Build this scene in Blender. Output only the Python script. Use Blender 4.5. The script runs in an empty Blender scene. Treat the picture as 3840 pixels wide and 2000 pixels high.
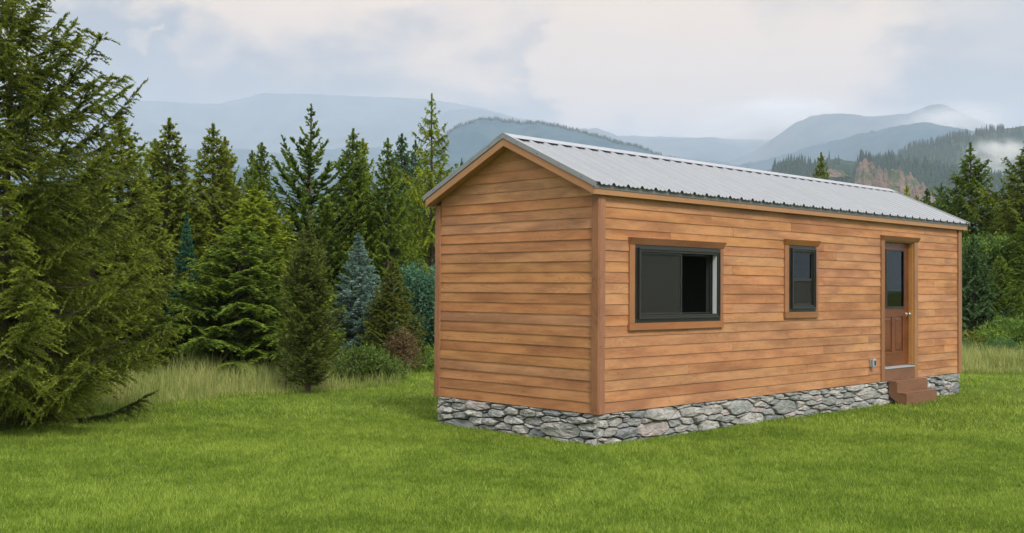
import bpy, math, random
import numpy as np
from mathutils import Vector, Matrix

# ------------------------------------------------------------------ camera
G = 0.365                       # height of the siding's bottom edge above the lawn
CAM = np.array([-9.3996, -8.2101, 1.4313 + G])
FPX, YAW, PIT, ROL = 4086.77, .7965, .0197, .0068
FW = np.array([math.cos(YAW)*math.cos(PIT), math.sin(YAW)*math.cos(PIT), math.sin(PIT)])
RT0 = np.array([math.sin(YAW), -math.cos(YAW), 0.0]); UP0 = np.cross(RT0, FW)
RT = math.cos(ROL)*RT0 + math.sin(ROL)*UP0
UP = -math.sin(ROL)*RT0 + math.cos(ROL)*UP0
sc = bpy.context.scene
col = sc.collection
cd = bpy.data.cameras.new('camera'); cam = bpy.data.objects.new('camera', cd); col.objects.link(cam)
cd.sensor_width = 36; cd.lens = FPX/3840*36; cd.clip_start = .1; cd.clip_end = 60000
cam.matrix_world = Matrix(((RT[0], UP[0], -FW[0], CAM[0]), (RT[1], UP[1], -FW[1], CAM[1]), (RT[2], UP[2], -FW[2], CAM[2]), (0, 0, 0, 1)))
sc.camera = cam
sc.view_settings.view_transform = 'Standard'; sc.view_settings.look = 'None'
sc.view_settings.exposure = 1.28; sc.view_settings.gamma = 1; sc.view_settings.use_curve_mapping = False
sc.cycles.max_bounces = 10; sc.cycles.diffuse_bounces = 2; sc.cycles.transparent_max_bounces = 8
sc.cycles.volume_bounces = 8; sc.cycles.use_denoising = True
sc.cycles.volume_step_rate = 1.0; sc.cycles.volume_max_steps = 256

def ray(px, py):                # direction seen through a point of the photograph (2576 wide), for measuring bearings
    px = np.asarray(px, float)*3840/2576; py = np.asarray(py, float)*3840/2576
    d = FW + ((px-1920)/FPX)[..., None]*RT - ((py-1000)/FPX)[..., None]*UP
    return d
def ground(px, py, z=0.0):
    d = ray(px, py); return CAM + (z-CAM[2])/d[2]*d
def at_depth(px, py, dist):     # point at a horizontal distance
    d = ray(px, py); return CAM + d*dist/math.hypot(d[0], d[1])

# ------------------------------------------------------------------ sky and sun
SUN_EL, SUN_AZ = math.radians(46), math.radians(-110)    # azimuth of the sun measured from +x
w = bpy.data.worlds.new('World'); sc.world = w; w.use_nodes = True
nt = w.node_tree; nt.nodes.clear()
class NT:
    def __init__(s, nt): s.nt = nt
    def n(s, t, **k):
        x = s.nt.nodes.new(t)
        for a, b in k.items(): setattr(x, a, b)
        return x
    def l(s, a, b): s.nt.links.new(a, b)
    def set(s, sock, v):
        if hasattr(v, 'is_linked') or isinstance(v, bpy.types.NodeSocket): s.l(v, sock)
        else: sock.default_value = v
    def math(s, op, a, b=0.0, c=None, clamp=False):
        x = s.n('ShaderNodeMath', operation=op, use_clamp=clamp); s.set(x.inputs[0], a); s.set(x.inputs[1], b)
        if c is not None: s.set(x.inputs[2], c)
        return x.outputs[0]
    def vmath(s, op, a, b=(0, 0, 0)):
        x = s.n('ShaderNodeVectorMath', operation=op); s.set(x.inputs[0], a); s.set(x.inputs[1], b)
        return x.outputs['Value'] if op in ('DOT_PRODUCT', 'LENGTH') else x.outputs[0]
    def mix(s, f, a, b, mode='MIX'):
        x = s.n('ShaderNodeMix', data_type='RGBA', blend_type=mode); s.set(x.inputs[0], f)
        for i, v in ((6, a), (7, b)):
            if isinstance(v, tuple) and len(v) == 3: v = v + (1,)
            s.set(x.inputs[i], v)
        return x.outputs[2]
    def noise(s, vec, scale, detail=4, rough=.5, dist=0.0):
        x = s.n('ShaderNodeTexNoise'); s.set(x.inputs['Vector'], vec); x.inputs['Scale'].default_value = scale
        x.inputs['Detail'].default_value = detail; x.inputs['Roughness'].default_value = rough; x.inputs['Distortion'].default_value = dist
        return x.outputs[0]
    def ramp(s, f, a, b, c=0.0, d=1.0, smooth=True):
        x = s.n('ShaderNodeMapRange', interpolation_type='SMOOTHSTEP' if smooth else 'LINEAR')
        s.set(x.inputs[0], f)
        for i, v in ((1, a), (2, b), (3, c), (4, d)): x.inputs[i].default_value = v
        return x.outputs[0]
    def mapping(s, vec, scale=(1, 1, 1), loc=(0, 0, 0)):
        x = s.n('ShaderNodeMapping'); s.set(x.inputs[0], vec); x.inputs['Scale'].default_value = scale; x.inputs['Location'].default_value = loc
        return x.outputs[0]
T = NT(nt)
out = T.n('ShaderNodeOutputWorld'); bg = T.n('ShaderNodeBackground'); bg.inputs[1].default_value = .08
T.l(bg.outputs[0], out.inputs[0])
sky = T.n('ShaderNodeTexSky', sky_type='NISHITA', sun_disc=False, sun_elevation=SUN_EL, sun_rotation=math.pi/2-SUN_AZ)
tc = T.n('ShaderNodeTexCoord'); dirv = tc.outputs['Generated']
sep = T.n('ShaderNodeSeparateXYZ'); T.l(dirv, sep.inputs[0]); el = sep.outputs[2]
# clouds: broad soft banks (flattened towards the horizon), warm puffs, and blue air showing between them
wn = T.n('ShaderNodeTexNoise'); T.l(T.mapping(dirv, (1, 1, 1.8)), wn.inputs['Vector']); wn.inputs['Scale'].default_value = 7; wn.inputs['Detail'].default_value = 7; wn.inputs['Roughness'].default_value = .58
wdir = T.vmath('NORMALIZE', T.vmath('ADD', dirv, T.mapping(wn.outputs['Color'], (.26, .26, .20), (-.13, -.13, -.10))))
fluff = T.noise(T.mapping(dirv, (1, 1, 2.0), (3, 1, 5)), 6.5, 8, .6, .5)
wisps = T.noise(T.mapping(dirv, (1, 1, 4.2), (1, 7, 2)), 5.0, 7, .6, .8)
big = T.noise(T.mapping(dirv, (1, 1, 2.6)), 3.1, 5, .5, .35)
def blob(px, py, r, soft):          # one cloud mass at its bearing in the sky
    d = ray(px, py); d = d/np.linalg.norm(d)
    return T.ramp(T.vmath('DOT_PRODUCT', wdir, tuple(d)), math.cos(r+soft), math.cos(max(r-soft, 0)))
def masses(lst):
    t_ = None
    for px, py, r, s_, a in lst:
        b_ = T.math('MULTIPLY', blob(px, py, r, s_), a); t_ = b_ if t_ is None else T.math('ADD', t_, b_)
    return t_
warmm = masses([(760, 30, .15, .08, .75), (380, 20, .08, .05, .7), (560, 60, .07, .05, .5), (1000, 60, .12, .08, .5), (1330, 20, .13, .08, .7), (1395, 200, .028, .014, .9), (1450, 228, .022, .014, .6), (1640, 150, .05, .035, .75), (1540, 175, .05, .04, .5),
                (1800, 215, .05, .03, .65), (1720, 150, .10, .08, .5), (1905, 275, .05, .03, .9), (2000, 305, .03, .02, .7), (2090, 200, .05, .05, .6), (2200, 190, .04, .03, .5), (355, 105, .010, .006, 1.0), (2000, 60, .12, .08, .35)])
bluem = masses([(500, 190, .05, .03, .9), (600, 215, .05, .025, .7), (330, 190, .05, .03, .8), (180, 130, .05, .03, .6), (1000, 230, .06, .02, .5), (290, 120, .045, .03, .8), (430, 150, .05, .03, .9), (250, 200, .06, .04, .8), (680, 190, .055, .03, .75), (820, 215, .06, .04, .5), (1180, 250, .07, .05, .6), (1230, 180, .04, .03, .35), (2480, 240, .07, .05, .6), (1500, 270, .08, .04, .7), (1950, 200, .03, .02, .35)])
grey = T.mix(T.ramp(el, .12, .40), (2.5, 1.8, 1.1), (3.8, 2.7, 1.6))
grey = T.mix(T.math('MULTIPLY', T.ramp(big, .40, .62), .5), grey, (6.0, 4.6, 3.5))
wf = T.ramp(T.math('ADD', T.math('MULTIPLY', warmm, .55), T.math('SUBTRACT', T.math('MULTIPLY', T.ramp(fluff, .32, .68, smooth=False), .66), T.math('MULTIPLY', bluem, .30))), .30, 1.10)
bf = T.ramp(T.math('ADD', T.math('MULTIPLY', bluem, .55), T.math('MULTIPLY', T.ramp(wisps, .30, .70, smooth=False), .50)), .34, .80)
colr = T.mix(T.math('MULTIPLY', bf, .95), grey, (1.2, 1.0, .9))
colr = T.mix(T.math('MULTIPLY', wf, .9), colr, (7.2, 4.8, 2.6))
colr = T.mix(T.math('MULTIPLY', T.ramp(wisps, .5, .72), .25), colr, (5.6, 4.2, 3.2))
colr = T.mix(.08, colr, sky.outputs[0])
lowb = T.math('SUBTRACT', 1.0, T.ramp(el, .0, .17))
colr = T.mix(lowb, colr, (4.6, 7.0, 11.5))
# overhead the overcast is brighter and bluer grey than low down
colr = T.mix(T.ramp(el, .26, .75), colr, T.mix(T.math('MULTIPLY', wisps, .6), (7.6, 7.9, 8.6), (9.6, 9.3, 9.2)))
T.l(colr, bg.inputs[0])
sl = bpy.data.lights.new('sun', 'SUN'); sl.energy = 1.5; sl.angle = math.radians(12); sl.color = (1, .95, .87)
so = bpy.data.objects.new('sun', sl); col.objects.link(so)
so.rotation_euler = Vector((math.cos(SUN_AZ)*math.cos(SUN_EL), math.sin(SUN_AZ)*math.cos(SUN_EL), math.sin(SUN_EL))).to_track_quat('Z', 'Y').to_euler()

# ------------------------------------------------------------------ helpers
def tag(o, label=None, cat=None, group=None, kind=None):
    if label: o['label'] = label
    if cat: o['category'] = cat
    if group: o['group'] = group
    if kind: o['kind'] = kind
    return o
def link(o, parent=None):
    col.objects.link(o)
    if parent is not None: o.parent = parent
    return o
def empty(name, loc=(0, 0, 0), rz=0, parent=None):
    o = bpy.data.objects.new(name, None); o.location = loc; o.rotation_euler.z = rz; o.empty_display_size = .2
    return link(o, parent)
def mesh_np(name, V, F, mat, tint=None, smooth=False):
    """V (n,3), F (m,k) with k 3 or 4; tint: one value per vertex"""
    me = bpy.data.meshes.new(name); V = np.ascontiguousarray(V, np.float32); F = np.ascontiguousarray(F, np.int32)
    me.vertices.add(len(V)); me.vertices.foreach_set('co', V.ravel())
    m, k = F.shape; me.loops.add(m*k); me.loops.foreach_set('vertex_index', F.ravel())
    me.polygons.add(m); me.polygons.foreach_set('loop_start', np.arange(0, m*k, k, dtype=np.int32))
    try: me.polygons.foreach_set('loop_total', np.full(m, k, np.int32))
    except Exception: pass
    if smooth: me.polygons.foreach_set('use_smooth', np.ones(m, bool))
    if tint is not None:
        a = me.attributes.new('tint', 'FLOAT', 'POINT'); a.data.foreach_set('value', np.asarray(tint, np.float32))
    me.update(calc_edges=True)
    if mat: me.materials.append(mat)
    return me
class MB:
    def __init__(s): s.v = []; s.f = []
    def add(s, vs, fs):
        o = len(s.v); s.v += [tuple(map(float, p)) for p in vs]; s.f += [tuple(o+i for i in f) for f in fs]; return s
    def box(s, x0, x1, y0, y1, z0, z1):
        return s.add([(x0, y0, z0), (x1, y0, z0), (x1, y1, z0), (x0, y1, z0), (x0, y0, z1), (x1, y0, z1), (x1, y1, z1), (x0, y1, z1)],
                     [(0, 3, 2, 1), (4, 5, 6, 7), (0, 1, 5, 4), (1, 2, 6, 5), (2, 3, 7, 6), (3, 0, 4, 7)])
    def hexa(s, p):     # 8 points like a box
        return s.add(p, [(0, 3, 2, 1), (4, 5, 6, 7), (0, 1, 5, 4), (1, 2, 6, 5), (2, 3, 7, 6), (3, 0, 4, 7)])
    def prism(s, pts, a0, a1, axis):      # outline in the two other axes, extruded along axis
        n = len(pts)
        def mk(p, a):
            q = list(p); q.insert(axis, a); return q
        vs = [mk(p, a0) for p in pts] + [mk(p, a1) for p in pts]
        fs = [tuple(range(n))[::-1], tuple(range(n, 2*n))] + [(i, (i+1) % n, n+(i+1) % n, n+i) for i in range(n)]
        return s.add(vs, fs)
    def tube(s, p0, p1, r0, r1, n=8):
        a = Vector(p0); b = Vector(p1); d = (b-a).normalized(); u = d.orthogonal().normalized(); v = d.cross(u)
        vs = [a+(u*math.cos(t)+v*math.sin(t))*r0 for t in [2*math.pi*i/n for i in range(n)]] + [b+(u*math.cos(t)+v*math.sin(t))*r1 for t in [2*math.pi*i/n for i in range(n)]]
        return s.add(vs, [(i, (i+1) % n, n+(i+1) % n, n+i) for i in range(n)] + [tuple(range(n))[::-1], tuple(range(n, 2*n))])
    def mesh(s, name, mat, bevel=0):
        me = bpy.data.meshes.new(name); me.from_pydata(s.v, [], s.f)
        import bmesh
        bm = bmesh.new(); bm.from_mesh(me)
        bmesh.ops.recalc_face_normals(bm, faces=bm.faces)
        if bevel: bmesh.ops.bevel(bm, geom=[e for e in bm.edges if e.calc_face_angle(0) > .5], offset=bevel, segments=1, affect='EDGES', clamp_overlap=True)
        bm.to_mesh(me); bm.free()
        if mat: me.materials.append(mat)
        return me
    def build(s, name, mat, parent=None, bevel=0, loc=None, rz=0):
        o = bpy.data.objects.new(name, s.mesh(name, mat, bevel)); link(o, parent)
        if loc is not None: o.location = loc
        if rz: o.rotation_euler.z = rz
        return o

def mat(name, color=(.5, .5, .5), rough=.6, metal=0.0, spec=.5):
    m = bpy.data.materials.new(name); m.use_nodes = True
    b = m.node_tree.nodes['Principled BSDF']; b.inputs['Base Color'].default_value = (*color, 1); b.inputs['Roughness'].default_value = rough
    b.inputs['Metallic'].default_value = metal; b.inputs['Specular IOR Level'].default_value = spec
    return m, NT(m.node_tree), b
def bump(t, b, h, strength=.3, dist=.01):
    x = t.n('ShaderNodeBump'); x.inputs['Strength'].default_value = strength; x.inputs['Distance'].default_value = dist
    t.set(x.inputs['Height'], h); t.l(x.outputs[0], b.inputs['Normal'])

def wood_mat(name, light, dark, blotch=.5, rough=.55, plankvar=.5, grainmask=(.45, .6)):
    m, t, b = mat(name, light, rough, spec=.35)
    oi = t.n('ShaderNodeObjectInfo'); tcn = t.n('ShaderNodeTexCoord')
    off = t.n('ShaderNodeCombineXYZ'); r = oi.outputs['Random']
    t.set(off.inputs[0], t.math('MULTIPLY', r, 91.0)); t.set(off.inputs[1], t.math('MULTIPLY', r, 37.0)); t.set(off.inputs[2], t.math('MULTIPLY', r, 53.0))
    v = t.vmath('ADD', tcn.outputs['Object'], off.outputs[0])
    # cathedral grain: contour lines of a stretched low noise
    n1 = t.noise(t.mapping(v, (.9, 2, 7.5)), 1.0, 2, .45)
    rings = t.math('SINE', t.math('MULTIPLY', n1, 150.0))
    rings = t.ramp(rings, -.2, .95)
    mask = t.ramp(t.noise(t.mapping(v, (1.3, 1, 6)), 1.0, 2), *grainmask)
    fine_ = t.noise(t.mapping(v, (6, 20, 160)), 1.0, 3, .6)
    g = t.math('ADD', t.math('MULTIPLY', t.math('MULTIPLY', rings, mask), .55), t.math('MULTIPLY', t.ramp(fine_, .35, .7), .35))
    bl = t.ramp(t.noise(t.mapping(v, (1.1, 1, 5)), 1.0, 4, .6), .35, .7)
    bl2 = t.ramp(t.noise(t.mapping(v, (2.7, 2, 9)), 1.0, 3, .6), .5, .8)
    c = t.mix(t.math('MULTIPLY', bl, blotch), light, dark)
    c = t.mix(t.math('MULTIPLY', bl2, blotch*.5), c, tuple(x*.8 for x in dark))
    hv = t.n('ShaderNodeHueSaturation'); t.set(hv.inputs['Color'], c)
    t.set(hv.inputs['Value'], t.math('ADD', t.math('MULTIPLY', r, .30*plankvar), 1-.15*plankvar))
    t.set(hv.inputs['Hue'], t.math('ADD', t.math('MULTIPLY', t.math('FRACT', t.math('MULTIPLY', r, 17.3)), -.022*plankvar), .5+.011*plankvar))
    t.set(hv.inputs['Saturation'], t.math('ADD', t.math('MULTIPLY', t.math('FRACT', t.math('MULTIPLY', r, 7.7)), .22*plankvar), 1-.11*plankvar))
    c = t.mix(t.math('MULTIPLY', g, .8), hv.outputs[0], t.mix(.5, hv.outputs[0], tuple(x*.5 for x in dark)))
    t.set(b.inputs['Base Color'], c)
    bump(t, b, t.math('SUBTRACT', 1.0, g), .25, .004)
    return m

M_plank = wood_mat('siding_wood', (.58, .275, .118), (.33, .138, .063), .9, plankvar=.4)
M_gable = M_plank
M_trim = wood_mat('trim_wood', (.36, .165, .078), (.25, .100, .05), .6, plankvar=.8)
M_fascia = wood_mat('fascia_wood', (.46, .235, .115), (.38, .18, .09), .4, plankvar=.3, grainmask=(.6, .8))
M_step = wood_mat('step_wood', (.25, .118, .062), (.15, .066, .036), .5, plankvar=.3, grainmask=(.35, .5))
M_door = wood_mat('door_stain', (.19, .058, .020), (.10, .030, .012), .7, .28, .1, (.2, .6))
M_jamb = wood_mat('jamb_wood', (.54, .27, .09), (.44, .20, .06), .3, plankvar=.2)
def metal_mat(name, c, rough, metal=.35, dirt=.2):
    m, t, b = mat(name, c, rough, metal)
    p = t.n('ShaderNodeNewGeometry').outputs['Position']
    n = t.noise(t.mapping(p, (2, 1, 2)), 1.2, 5, .6); n2 = t.noise(p, 60, 2)
    t.set(b.inputs['Base Color'], t.mix(t.math('MULTIPLY', t.ramp(n, .35, .75), dirt), c, tuple(x*.72 for x in c)))
    t.set(b.inputs['Roughness'], t.math('ADD', t.math('MULTIPLY', n, .25), rough-.1))
    bump(t, b, n2, .04, .002)
    return m
M_roof = metal_mat('roof_metal', (.375, .38, .385), .30, .6)
M_ridge = metal_mat('ridge_metal', (.42, .43, .46), .4, .3)
M_rake = metal_mat('rake_metal', (.36, .365, .375), .4, .45)
M_dark, _, _ = mat('dark_closure', (.17, .17, .175), .6)
M_screw, _, _ = mat('screw_steel', (.3, .3, .31), .4, .8)
M_bronze, _, _ = mat('bronze_vinyl', (.026, .024, .021), .35)
M_white, _, _ = mat('white_vinyl', (.75, .77, .80), .4)
M_greyv, _, _ = mat('grey_glazing', (.07, .085, .08), .5)
M_int, _, _ = mat('room_lining', (.16, .18, .15), .8)
M_knob, _, _ = mat('brushed_nickel', (.75, .73, .70), .22, 1.0)
M_thresh, _, _ = mat('threshold_metal', (.62, .64, .68), .35, .5)
M_plastic, _, _ = mat('grey_plastic', (.36, .38, .42), .45)
M_grass_dark, _, _ = mat('mortar_dark', (.045, .043, .04), .95)
m, t, b = mat('window_glass', (.02, .02, .02), .03)
M_glass = m
gl = t.n('ShaderNodeBsdfGlossy'); gl.inputs['Roughness'].default_value = .02; tr = t.n('ShaderNodeBsdfTransparent'); tr.inputs[0].default_value = (.30, .32, .30, 1)
fr = t.n('ShaderNodeFresnel'); fr.inputs[0].default_value = 1.5; mx = t.n('ShaderNodeMixShader')
t.l(fr.outputs[0], mx.inputs[0]); t.l(tr.outputs[0], mx.inputs[1]); t.l(gl.outputs[0], mx.inputs[2])
t.l(mx.outputs[0], t.nt.nodes['Material Output'].inputs[0])
m, t, b = mat('insect_screen', (.03, .03, .028), .7)
M_screen = m
tr = t.n('ShaderNodeBsdfTransparent'); mx = t.n('ShaderNodeMixShader'); mx.inputs[0].default_value = .62
b.inputs['Base Color'].default_value = (.022, .022, .018, 1)
t.l(tr.outputs[0], mx.inputs[1]); t.l(b.outputs[0], mx.inputs[2]); t.l(mx.outputs[0], t.nt.nodes['Material Output'].inputs[0])

m, t, b = mat('field_stone', (.3, .3, .3), .85)
M_stone = m
oi = t.n('ShaderNodeObjectInfo'); r = oi.outputs['Random']; tcn = t.n('ShaderNodeTexCoord')
off = t.n('ShaderNodeCombineXYZ'); t.set(off.inputs[0], t.math('MULTIPLY', r, 71.0)); t.set(off.inputs[2], t.math('MULTIPLY', r, 31.0))
v = t.vmath('ADD', tcn.outputs['Object'], off.outputs[0])
cr = t.n('ShaderNodeValToRGB'); t.l(t.math('FRACT', t.math('MULTIPLY', r, 13.7)), cr.inputs[0]); cr.color_ramp.interpolation = 'CONSTANT'
cols = [(.52, .49, .45), (.34, .34, .33), (.54, .45, .42), (.43, .43, .40), (.26, .27, .28), (.52, .49, .45), (.31, .32, .29), (.62, .59, .55)]
for i, c in enumerate(cols):
    e = cr.color_ramp.elements[i] if i < 2 else cr.color_ramp.elements.new(i/len(cols))
    e.position = i/len(cols); e.color = (*c, 1)
n1 = t.noise(v, 9, 6, .62, .4); n2 = t.noise(t.mapping(v, (12, 12, 45)), 1, 5, .65, .6); n3 = t.noise(v, 90, 3)
c = t.mix(t.ramp(n1, .35, .7), cr.outputs[0], t.mix(.6, cr.outputs[0], (.16, .165, .17)))
c = t.mix(t.math('MULTIPLY', t.ramp(n2, .5, .75), .5), c, (.52, .50, .48))
c = t.mix(t.math('MULTIPLY', t.ramp(n3, .45, .8), .35), c, (.14, .14, .14))
t.set(b.inputs['Base Color'], c)
bump(t, b, t.math('ADD', t.math('MULTIPLY', n2, .9), t.math('ADD', n1, t.math('MULTIPLY', n3, .2))), .9, .03)

def foliage_mat(name, dark, light, trans=.25, rough=.6):
    m, t, b = mat(name, dark, rough, spec=.25)
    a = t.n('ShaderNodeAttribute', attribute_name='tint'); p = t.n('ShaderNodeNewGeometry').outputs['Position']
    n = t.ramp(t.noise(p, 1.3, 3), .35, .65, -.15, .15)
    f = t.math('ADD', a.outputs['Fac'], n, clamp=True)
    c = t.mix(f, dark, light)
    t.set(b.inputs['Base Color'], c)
    tl = t.n('ShaderNodeBsdfTranslucent'); t.set(tl.inputs[0], c); ad = t.n('ShaderNodeMixShader'); ad.inputs[0].default_value = trans
    t.l(b.outputs[0], ad.inputs[1]); t.l(tl.outputs[0], ad.inputs[2]); t.l(ad.outputs[0], t.nt.nodes['Material Output'].inputs[0])
    return m

# ------------------------------------------------------------------ noise for terrain
RS = np.random.RandomState
def vnoise(x, y, seed):
    xi = np.floor(x).astype(np.int64); yi = np.floor(y).astype(np.int64); fx = x-xi; fy = y-yi
    fx = fx*fx*(3-2*fx); fy = fy*fy*(3-2*fy)
    def h(a, b):
        n = (a*374761393 + b*668265263 + seed*982451653) & 0xffffffff
        n = ((n ^ (n >> 13))*1274126177) & 0xffffffff
        return ((n ^ (n >> 16)) & 0xffff)/65535.0
    return (h(xi, yi)*(1-fx)+h(xi+1, yi)*fx)*(1-fy)+(h(xi, yi+1)*(1-fx)+h(xi+1, yi+1)*fx)*fy
def fbm(x, y, seed, o=5, g=.5):
    s = 0; a = 1; t = 0
    for i in range(o):
        s = s+a*(vnoise(x*2**i, y*2**i, seed+i)*2-1); t += a; a *= g
    return s/t

# ------------------------------------------------------------------ ground
m, t, b = mat('ground_soil', (.05, .08, .02), .95, spec=.1)
p = t.n('ShaderNodeNewGeometry').outputs['Position']
c = t.mix(t.ramp(t.noise(p, .35, 5), .35, .65), (.12, .16, .018), (.15, .20, .028))
c = t.mix(t.ramp(t.noise(p, 14, 4), .4, .7), c, (.06, .08, .02))
t.set(b.inputs['Base Color'], c); M_ground = m
V = np.array([(-12000, -12000, 0), (12000, -12000, 0), (12000, 12000, 0), (-12000, 12000, 0)], float)
tag(link(bpy.data.objects.new('ground', mesh_np('ground', V, np.array([[0, 1, 2, 3]]), M_ground))), kind='structure')

# ------------------------------------------------------------------ hills
def hill_mat(name, c1, c2, scale, c3=None):
    m, t, b = mat(name, c1, .95, spec=.05)
    p = t.n('ShaderNodeNewGeometry').outputs['Position']
    n = t.noise(p, scale, 6, .65)
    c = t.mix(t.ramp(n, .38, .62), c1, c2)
    if c3: c = t.mix(t.ramp(t.noise(p, scale*.35, 5, .6), .60, .68), c, c3)
    t.set(b.inputs['Base Color'], c)
    return m
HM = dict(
    near=hill_mat('forested_slope', (.018, .042, .034), (.040, .070, .045), .05, (.10, .12, .06)),  # forest green cooled a little: distance haze put into the colour
    mid=hill_mat('wooded_hill_hazed', (.030, .075, .115), (.060, .105, .130), .02),  # blue of the air painted into the woods, on top of the volume
    far=hill_mat('distant_mountain_hazed', (.09, .12, .15), (.13, .16, .18), .006))  # paler and bluer than rock and forest: haze painted into the colour
HILLS = {}
def hill(name, pts, R, foot, matl, amp, fine_, seed, rows=26, x0=-1200, x1=3800, step=9, wob=.12):
    xs = np.arange(x0, x1, step); pts = sorted(pts)
    ys = np.interp(xs, [a for a, _ in pts], [b for _, b in pts])
    d = ray(xs, ys); hd = np.hypot(d[:, 0], d[:, 1]); ux, uy = d[:, 0]/hd, d[:, 1]/hd
    Rr = R*(1+wob*fbm(xs/400., xs*0, seed+50, 3))
    zr = CAM[2]+d[:, 2]/hd*Rr
    S = np.concatenate([np.linspace(0, 1, rows), 1+np.linspace(0, 1, 9)[1:]])
    V = []
    for s in S:
        r = foot*R+(Rr-foot*R)*s if s <= 1 else Rr+(R-foot*R)*(s-1)
        x = CAM[0]+ux*r; y = CAM[1]+uy*r
        prof = (.55*s+.45*s*s*(3-2*s)) if s <= 1 else max(0, 1-(s-1)**1.2)
        n = fbm(x/(R*.12), y/(R*.12), seed, 5, .55)
        k = s*(1-s)*4 if s <= 1 else min(1, (s-1)*3)
        z = -6+(zr+6)*prof + amp*R*n*k*.6 - amp*R*.25*k + fine_*R*fbm(x/(R*.006), y/(R*.006), seed+9, 3)*min(s*3, 1)
        if s > 1: z = np.minimum(z, zr*(1-.06*(s-1)))
        V.append(np.stack([x, y, z], 1))
    n = len(xs); m_ = len(S); V = np.concatenate(V)
    i = np.arange(m_-1)[:, None]*n+np.arange(n-1)[None]
    F = np.stack([i, i+1, i+1+n, i+n], -1).reshape(-1, 4)
    o = link(bpy.data.objects.new('hills', mesh_np(name, V, F, matl, smooth=True))); tag(o, kind='structure')
    HILLS[name] = V.reshape(m_, n, 3)
    return o
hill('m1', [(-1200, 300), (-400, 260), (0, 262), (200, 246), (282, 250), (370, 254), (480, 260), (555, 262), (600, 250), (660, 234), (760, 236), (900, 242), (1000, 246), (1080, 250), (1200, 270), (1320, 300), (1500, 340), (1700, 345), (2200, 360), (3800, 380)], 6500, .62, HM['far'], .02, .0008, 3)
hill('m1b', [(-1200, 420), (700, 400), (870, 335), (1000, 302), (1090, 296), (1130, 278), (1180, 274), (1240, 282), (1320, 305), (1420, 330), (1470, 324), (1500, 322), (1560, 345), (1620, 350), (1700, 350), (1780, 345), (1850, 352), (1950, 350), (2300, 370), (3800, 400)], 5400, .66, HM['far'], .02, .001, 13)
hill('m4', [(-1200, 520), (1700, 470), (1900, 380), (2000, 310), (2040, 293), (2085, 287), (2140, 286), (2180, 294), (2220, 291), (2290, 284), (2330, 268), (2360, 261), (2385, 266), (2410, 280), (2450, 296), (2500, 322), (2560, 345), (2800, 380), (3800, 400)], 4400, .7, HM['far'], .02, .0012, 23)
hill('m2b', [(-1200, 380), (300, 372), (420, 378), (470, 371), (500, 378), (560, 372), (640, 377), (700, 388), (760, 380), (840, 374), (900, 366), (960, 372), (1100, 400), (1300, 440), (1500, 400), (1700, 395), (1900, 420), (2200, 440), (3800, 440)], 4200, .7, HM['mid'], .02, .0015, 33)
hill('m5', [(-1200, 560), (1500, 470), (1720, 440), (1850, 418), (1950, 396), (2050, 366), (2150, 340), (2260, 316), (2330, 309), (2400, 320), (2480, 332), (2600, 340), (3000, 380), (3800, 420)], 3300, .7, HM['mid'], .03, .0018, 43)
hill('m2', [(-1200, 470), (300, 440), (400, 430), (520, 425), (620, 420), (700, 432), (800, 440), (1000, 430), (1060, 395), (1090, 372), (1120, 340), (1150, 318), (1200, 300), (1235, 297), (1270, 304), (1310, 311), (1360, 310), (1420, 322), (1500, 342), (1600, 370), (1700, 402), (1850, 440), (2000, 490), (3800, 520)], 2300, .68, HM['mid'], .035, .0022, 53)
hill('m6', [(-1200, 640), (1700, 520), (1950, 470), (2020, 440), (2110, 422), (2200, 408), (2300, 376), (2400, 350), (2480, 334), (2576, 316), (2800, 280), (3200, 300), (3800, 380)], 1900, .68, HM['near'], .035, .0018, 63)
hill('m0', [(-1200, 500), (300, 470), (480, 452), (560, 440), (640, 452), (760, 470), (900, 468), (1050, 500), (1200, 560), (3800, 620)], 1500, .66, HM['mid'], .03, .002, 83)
hill('m7', [(-1200, 700), (1500, 600), (1750, 500), (1860, 448), (1925, 438), (1975, 422), (2060, 406), (2100, 400), (2160, 406), (2200, 412), (2260, 420), (2320, 426), (2380, 436), (2440, 446), (2576, 470), (3000, 520), (3800, 600)], 1250, .7, HM['near'], .03, .002, 73, step=6)

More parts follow.
